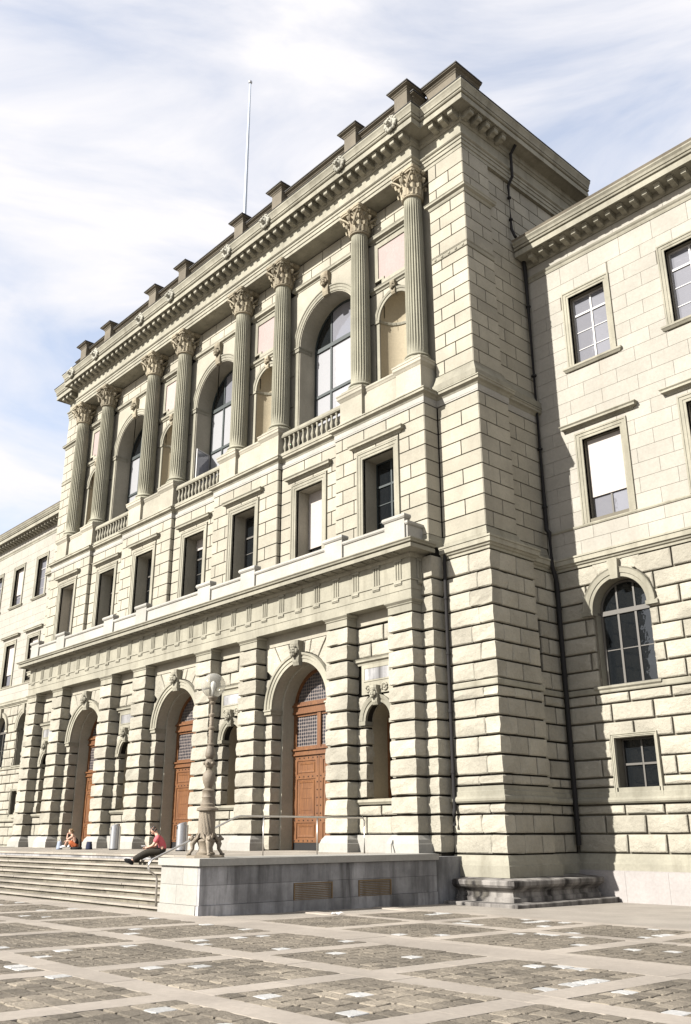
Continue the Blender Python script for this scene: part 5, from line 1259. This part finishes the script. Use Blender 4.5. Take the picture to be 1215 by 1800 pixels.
def person(loc, face, J, label, cols, hair_fn, S=1.0):
    """J: joints in body space (x forward, y left, z up, metres, from the seat point)"""
    Wp = Matrix.Translation(loc) @ Matrix.Rotation(face, 4, 'Z') @ Matrix.Scale(S, 4)
    T = lambda p: tuple(Vector(p))
    V, E, Rr = [], [], []
    def addc(names, radii, attach=None):
        prev = attach
        for nme, r_ in zip(names, radii):
            V.append(J[nme]); Rr.append(r_); idx[nme] = len(V)-1
            if prev is not None: E.append((idx[prev], idx[nme]))
            prev = nme
    idx = {}
    addc(['pelvis', 'waist', 'chest', 'neck', 'skull0', 'skull'], [(0.15, 0.12), (0.14, 0.11), (0.15, 0.12), 0.055, 0.07, 0.085])
    for s_ in 'LR':
        addc(['sh'+s_, 'el'+s_, 'wr'+s_, 'pa'+s_], [0.065, 0.048, 0.032, (0.042, 0.022)], 'chest')
        addc(['hp'+s_, 'kn'+s_, 'an'+s_, 'to'+s_], [0.095, 0.065, 0.045, 0.04], 'pelvis')
    body = skin_mesh('person', V, E, Rr)
    body.materials.clear(); body.materials.append(M['skin'])
    bm = bmesh.new(); bm.from_mesh(body)
    ex = MB(); head = Vector(J['head']); hd = (Vector(J['nose'])-head).normalized(); up_ = (head-Vector(J['neck'])).normalized(); lf_ = up_.cross(hd).normalized(); up_ = hd.cross(lf_).normalized()
    rs = []                                               # head: cranium, brow, cheeks and jaw in one shape
    for k in range(11):
        t = -math.pi/2+math.pi*k/10; q = max(math.cos(t), 0.03); ring = []
        for i in range(16):
            a = 2*math.pi*i/16; fx_ = 0.098*q*math.cos(a); fy_ = 0.074*q*math.sin(a); z = 0.118*math.sin(t)
            if z < 0: fx_ += 0.012*(-z/0.118); fy_ *= 1-0.22*(-z/0.118)
            ring.append(tuple(head+hd*fx_+lf_*fy_+up_*z))
        rs.append(ring)
    ex.rings(rs)
    ex.sphere(tuple(head+hd*0.105-up_*0.02), 0.019, 7, 5); ex.sphere(tuple(head+hd*0.092-up_*0.066), 0.022, 7, 5, (1, 1.2, .5))
    for sg in (-1, 1): ex.sphere(tuple(head+lf_*sg*0.076-up_*0.01), 0.026, 7, 5, (.7, .5, 1.2))
    for s_ in 'LR':                                       # five fingers
        pa = Vector(J['pa'+s_]); wr = Vector(J['wr'+s_]); d_ = (pa-wr).normalized(); sd = d_.cross(Vector((0, 0, 1))).normalized(); dn = Vector((0, 0, -1))
        for k, (o_, L) in enumerate(((-0.03, 0.07), (-0.01, 0.082), (0.01, 0.078), (0.028, 0.06))):
            b0 = pa+sd*o_; ex.tube([b0-d_*0.015, b0+d_*L*0.45+dn*0.008, b0+d_*L*0.8+dn*0.03, b0+d_*L*0.85+dn*0.05], [0.010, 0.0095, 0.0085, 0.006], 6)
        th = 1 if s_ == 'R' else -1; b0 = wr+d_*0.04; ex.tube([b0, b0+sd*th*0.035+d_*0.025, b0+sd*th*0.045+d_*0.06], [0.012, 0.011, 0.007], 6)
    eyes = MB()
    for sg in (-1, 1): eyes.sphere(tuple(head+hd*0.086+lf_*sg*0.03+up_*0.012), 0.012, 7, 5)
    nb = ex.mesh('tmp', M['skin'], True); bm.from_mesh(nb); bm.to_mesh(body); bm.free(); bpy.data.meshes.remove(nb)
    body.polygons.foreach_set('use_smooth', [True]*len(body.polygons))
    root = link(bpy.data.objects.new('person', body), None, Wp); tag(root, label, 'person')
    eyes.obj('eyes', M['hairdark'], root, True, Wp)
    def cloth(nm, parts, mat, grow):
        V2, E2, R2 = [], [], []; id2 = {}
        for names, radii, att in parts:
            prev = att
            for nme, r_ in zip(names, radii):
                p = J[nme] if isinstance(nme, str) else nme; key = nme if isinstance(nme, str) else len(V2)
                V2.append(p); R2.append(tuple(v+grow for v in r_) if isinstance(r_, tuple) else r_+grow); id2[key] = len(V2)-1
                if prev is not None: E2.append((id2[prev], id2[key]))
                prev = key
        o = link(bpy.data.objects.new(nm, skin_mesh(nm, V2, E2, R2)), root, Wp); o.data.materials.clear(); o.data.materials.append(mat); return o
    def mixp(a, b, t): return tuple(Vector(J[a]).lerp(Vector(J[b]), t))
    if cols.get('sleeve', True):
        cloth('shirt', [(['pelvis', 'waist', 'chest'], [(0.155, 0.125), (0.15, 0.12), (0.165, 0.13)], None)]+[(['sh'+s_, mixp('sh'+s_, 'el'+s_, 0.7)], [0.075, 0.066], 'chest') for s_ in 'LR'], M[cols['shirt']], 0.014)
    else:
        cloth('top', [(['pelvis', 'waist', 'chest'], [(0.155, 0.125), (0.15, 0.12), (0.145, 0.115)], None)], M[cols['shirt']], 0.012)
    endk = cols.get('leg', 0.92)
    if endk > 0.3:
        cloth('trousers', [(['pelvis', mixp('pelvis', 'waist', 0.4)], [(0.16, 0.13), (0.155, 0.125)], None)]+[(['hp'+s_, 'kn'+s_, mixp('kn'+s_, 'an'+s_, endk)], [0.105, 0.08, 0.066], 'pelvis') for s_ in 'LR'], M[cols['legs']], cols.get('grow', 0.014))
    else:
        cloth('shorts', [(['pelvis', mixp('pelvis', 'waist', 0.4)], [(0.16, 0.13), (0.155, 0.125)], None)]+[(['hp'+s_, mixp('hp'+s_, 'kn'+s_, 0.8)], [0.105, 0.085], 'pelvis') for s_ in 'LR'], M[cols['legs']], 0.014)
    for s_ in 'LR':
        sh = MB(); an, to = Vector(J['an'+s_]), Vector(J['to'+s_]); d_ = (to-an).normalized()
        sh.tube([an-d_*0.06-Vector((0, 0, .03)), an-d_*0.02-Vector((0, 0, .02)), an+d_*0.08, to+d_*0.03, to+d_*0.07], [0.035, 0.06, 0.058, 0.048, 0.02], 10); sh.obj('shoe', M[cols['shoe']], root, True, Wp)
    hm = MB(); hair_fn(hm, head, hd, lf_, up_); hm.obj('hair', M[cols['hair']], root, True, Wp)
    return root, Wp
def short_hair(mb, h, f, l, u):
    rr = random.Random(2)
    for k in range(46):
        a = rr.uniform(0, 2*math.pi); t = rr.uniform(0.15, 1.5); p = h-f*0.012+(f*math.cos(a)*0.095+l*math.sin(a)*0.076)*math.cos(t)*1.06+u*0.118*math.sin(t)*1.08
        if math.cos(a) > 0.45 and t < 0.75: continue
        mb.sphere(tuple(p), 0.028, 6, 5)
    for k in range(8): a = math.pi*0.6+k*0.27; mb.sphere(tuple(h+f*math.cos(a)*0.09+l*math.sin(a)*0.07-u*0.03), 0.03, 6, 5)
def tied_hair(mb, h, f, l, u):
    short_hair(mb, h, f, l, u)
    for k in range(9): a = math.pi*0.6+k*0.23; mb.sphere(tuple(h+f*math.cos(a)*0.085+l*math.sin(a)*0.072-u*0.06), 0.032, 6, 5)
    mb.sphere(tuple(h-f*0.10+u*0.07), 0.045, 8, 6); mb.tube([tuple(h-f*0.11+u*0.06), tuple(h-f*0.15), tuple(h-f*0.13-u*0.10)], [0.03, 0.028, 0.01], 7)
JM_ = dict(pelvis=(0, 0, 0.11), waist=(0.03, 0, 0.27), chest=(0.15, 0, 0.47), neck=(0.25, 0, 0.62), skull0=(0.30, 0, 0.68), skull=(0.325, 0, 0.73), head=(0.345, 0, 0.725), nose=(0.42, 0.0, 0.65),
    shL=(0.17, 0.19, 0.52), elL=(0.30, 0.24, 0.27), wrL=(0.52, 0.12, 0.20), paL=(0.59, 0.07, 0.20), shR=(0.17, -0.19, 0.52), elR=(0.28, -0.25, 0.25), wrR=(0.50, -0.13, 0.18), paR=(0.57, -0.08, 0.18),
    hpL=(0.05, 0.10, 0.10), knL=(0.50, 0.15, 0.07), anL=(0.98, 0.17, -0.20), toL=(1.14, 0.20, -0.17), hpR=(0.05, -0.10, 0.10), knR=(0.52, -0.12, 0.03), anR=(1.02, -0.10, -0.25), toR=(1.18, -0.12, -0.22))
MX, MY = -9.75, YT+0.17
man, Wman = person((MX, MY, ZP+0.02), math.atan2(-0.76, -0.65), JM_, 'man in a pink t-shirt and dark trousers reading on the stairs', dict(shirt='pinkshirt', legs='khaki', shoe='black', hair='hairdark', grow=0.03), short_hair, 1.17)
bk = MB(); bk.hexa([(0.52,-0.02,0.20),(0.66,-0.10,0.20),(0.72,0.03,0.215),(0.58,0.11,0.215)], [(0.52,-0.02,0.21),(0.66,-0.10,0.21),(0.72,0.03,0.225),(0.58,0.11,0.225)])
bko = bk.obj('open_book', M['white'], None, False, Wman @ Matrix.Translation((0, 0, 0.035))); tag(bko, 'small white book held by the man in the pink t-shirt', 'book')
jk = MB(); rr_ = random.Random(9)
rs = []
for k in range(6):
    t = k/5; rs.append([(0.24*(1-0.5*t)*math.cos(2*math.pi*i/14)*(1+rr_.uniform(-.16,.16)), 0.17*(1-0.45*t)*math.sin(2*math.pi*i/14)*(1+rr_.uniform(-.16,.16)), 0.30*math.sin(t*1.5)+(rr_.uniform(-.02,.02) if k else 0)) for i in range(14)])
jk.rings(rs); jko = jk.obj('backpack', M['navy'], None, True, Matrix.Translation((MX-0.78, MY+0.35, ZP+0.003))); tag(jko, 'dark navy backpack lying behind the man in the pink t-shirt', 'backpack')
st_ = MB(); st_.tube([(MX-0.95, MY+0.25, ZP+0.08), (MX-0.93, MY+0.19, ZP+0.2), (MX-0.82, MY+0.24, ZP+0.31)], 0.018, 6); st_.obj('strap', M['navy'], jko)
JW_ = dict(pelvis=(0, 0, 0.11), waist=(0.04, 0, 0.27), chest=(0.16, 0, 0.46), neck=(0.26, 0, 0.60), skull0=(0.31, 0, 0.66), skull=(0.33, 0, 0.71), head=(0.34, 0, 0.715), nose=(0.44, 0.02, 0.68),
    shL=(0.18, 0.17, 0.50), elL=(0.42, 0.20, 0.36), wrL=(0.46, 0.07, 0.58), paL=(0.45, 0.03, 0.64), shR=(0.18, -0.17, 0.50), elR=(0.34, -0.22, 0.26), wrR=(0.52, -0.10, 0.30), paR=(0.58, -0.06, 0.30),
    hpL=(0.05, 0.10, 0.10), knL=(0.40, 0.22, 0.34), anL=(0.52, 0.14, 0.07), toL=(0.68, 0.15, 0.03), hpR=(0.05, -0.10, 0.10), knR=(0.42, -0.20, 0.12), anR=(0.36, 0.06, 0.06), toR=(0.30, 0.22, 0.05))
WX_, WY_ = -25.9, -8.5
woman, Wwo = person((WX_, WY_, ZP+0.10), math.atan2(-0.72, -0.69), JW_, 'blonde woman in a dark top sitting hunched before the far door', dict(shirt='black', legs='orange', leg=0.2, shoe='white', hair='hairblond', sleeve=False), tied_hair, 1.12)
cu = MB(); cu.rings([[(0.34*s_*math.cos(2*math.pi*i/16), 0.30*s_*math.sin(2*math.pi*i/16), z) for i in range(16)] for s_, z in ((0.9, 0), (1.0, 0.03), (1.0, 0.09), (0.9, 0.125))]); cuo = cu.obj('cushion', M['black'], None, True, Matrix.Translation((WX_, WY_, ZP+0.003))); tag(cuo, 'flat dark seat pad under the blonde woman', 'cushion')
bg = MB(); rs = []
for k in range(6):
    t = k/5; rs.append([(0.20*(1-0.35*t)*math.cos(2*math.pi*i/12)*(1+rr_.uniform(-.1,.1)), 0.16*(1-0.35*t)*math.sin(2*math.pi*i/12)*(1+rr_.uniform(-.1,.1)), 0.42*t) for i in range(12)])
bg.rings(rs); bgo = bg.obj('cloth_bag', M['paleblue'], None, True, Matrix.Translation((WX_-0.75, WY_-0.62, ZP+0.003))); tag(bgo, 'pale blue cloth bag in front of the blonde woman', 'bag')
hg = MB(); hg.tube([(WX_-0.85, WY_-0.62, ZP+0.40), (WX_-0.80, WY_-0.62, ZP+0.52), (WX_-0.68, WY_-0.62, ZP+0.52), (WX_-0.64, WY_-0.62, ZP+0.40)], 0.016, 6); hg.obj('handle', M['paleblue'], bgo)
b2 = MB(); rs = []
for k in range(6):
    t = k/5; rs.append([(0.24*(1-0.3*t)*math.cos(2*math.pi*i/12)*(1+rr_.uniform(-.1,.1)), 0.18*(1-0.4*t)*math.sin(2*math.pi*i/12)*(1+rr_.uniform(-.1,.1)), 0.40*t) for i in range(12)])
b2.rings(rs); b2o = b2.obj('rucksack', M['navy'], None, True, Matrix.Translation((WX_+0.62, WY_+0.42, ZP+0.003))); tag(b2o, 'black rucksack standing behind the blonde woman', 'rucksack')
# ---- litter
def scrap(x, y, label, s=0.16):
    rr = random.Random(int(x*10)); mb = MB(); n = 5
    vs = [(x+(i-2)*s*0.5+rr.uniform(-.02,.02), y+(j-2)*s*0.4+rr.uniform(-.02,.02), gz(y)+HB+0.012+rr.uniform(0, 0.07)) for i in range(n) for j in range(n)]
    mb.add(vs, [(i*n+j, (i+1)*n+j, (i+1)*n+j+1, i*n+j+1) for i in range(n-1) for j in range(n-1)])
    o = mb.obj('paper_scrap', M['white']); md = o.modifiers.new('t', 'SOLIDIFY'); md.thickness = 0.004; tag(o, label, 'litter')
scrap(-20.2, -16.6, 'crumpled white paper lying at the foot of the stairs', 0.3); scrap(-0.2, -12.6, 'small white paper scrap by the podium side wall')
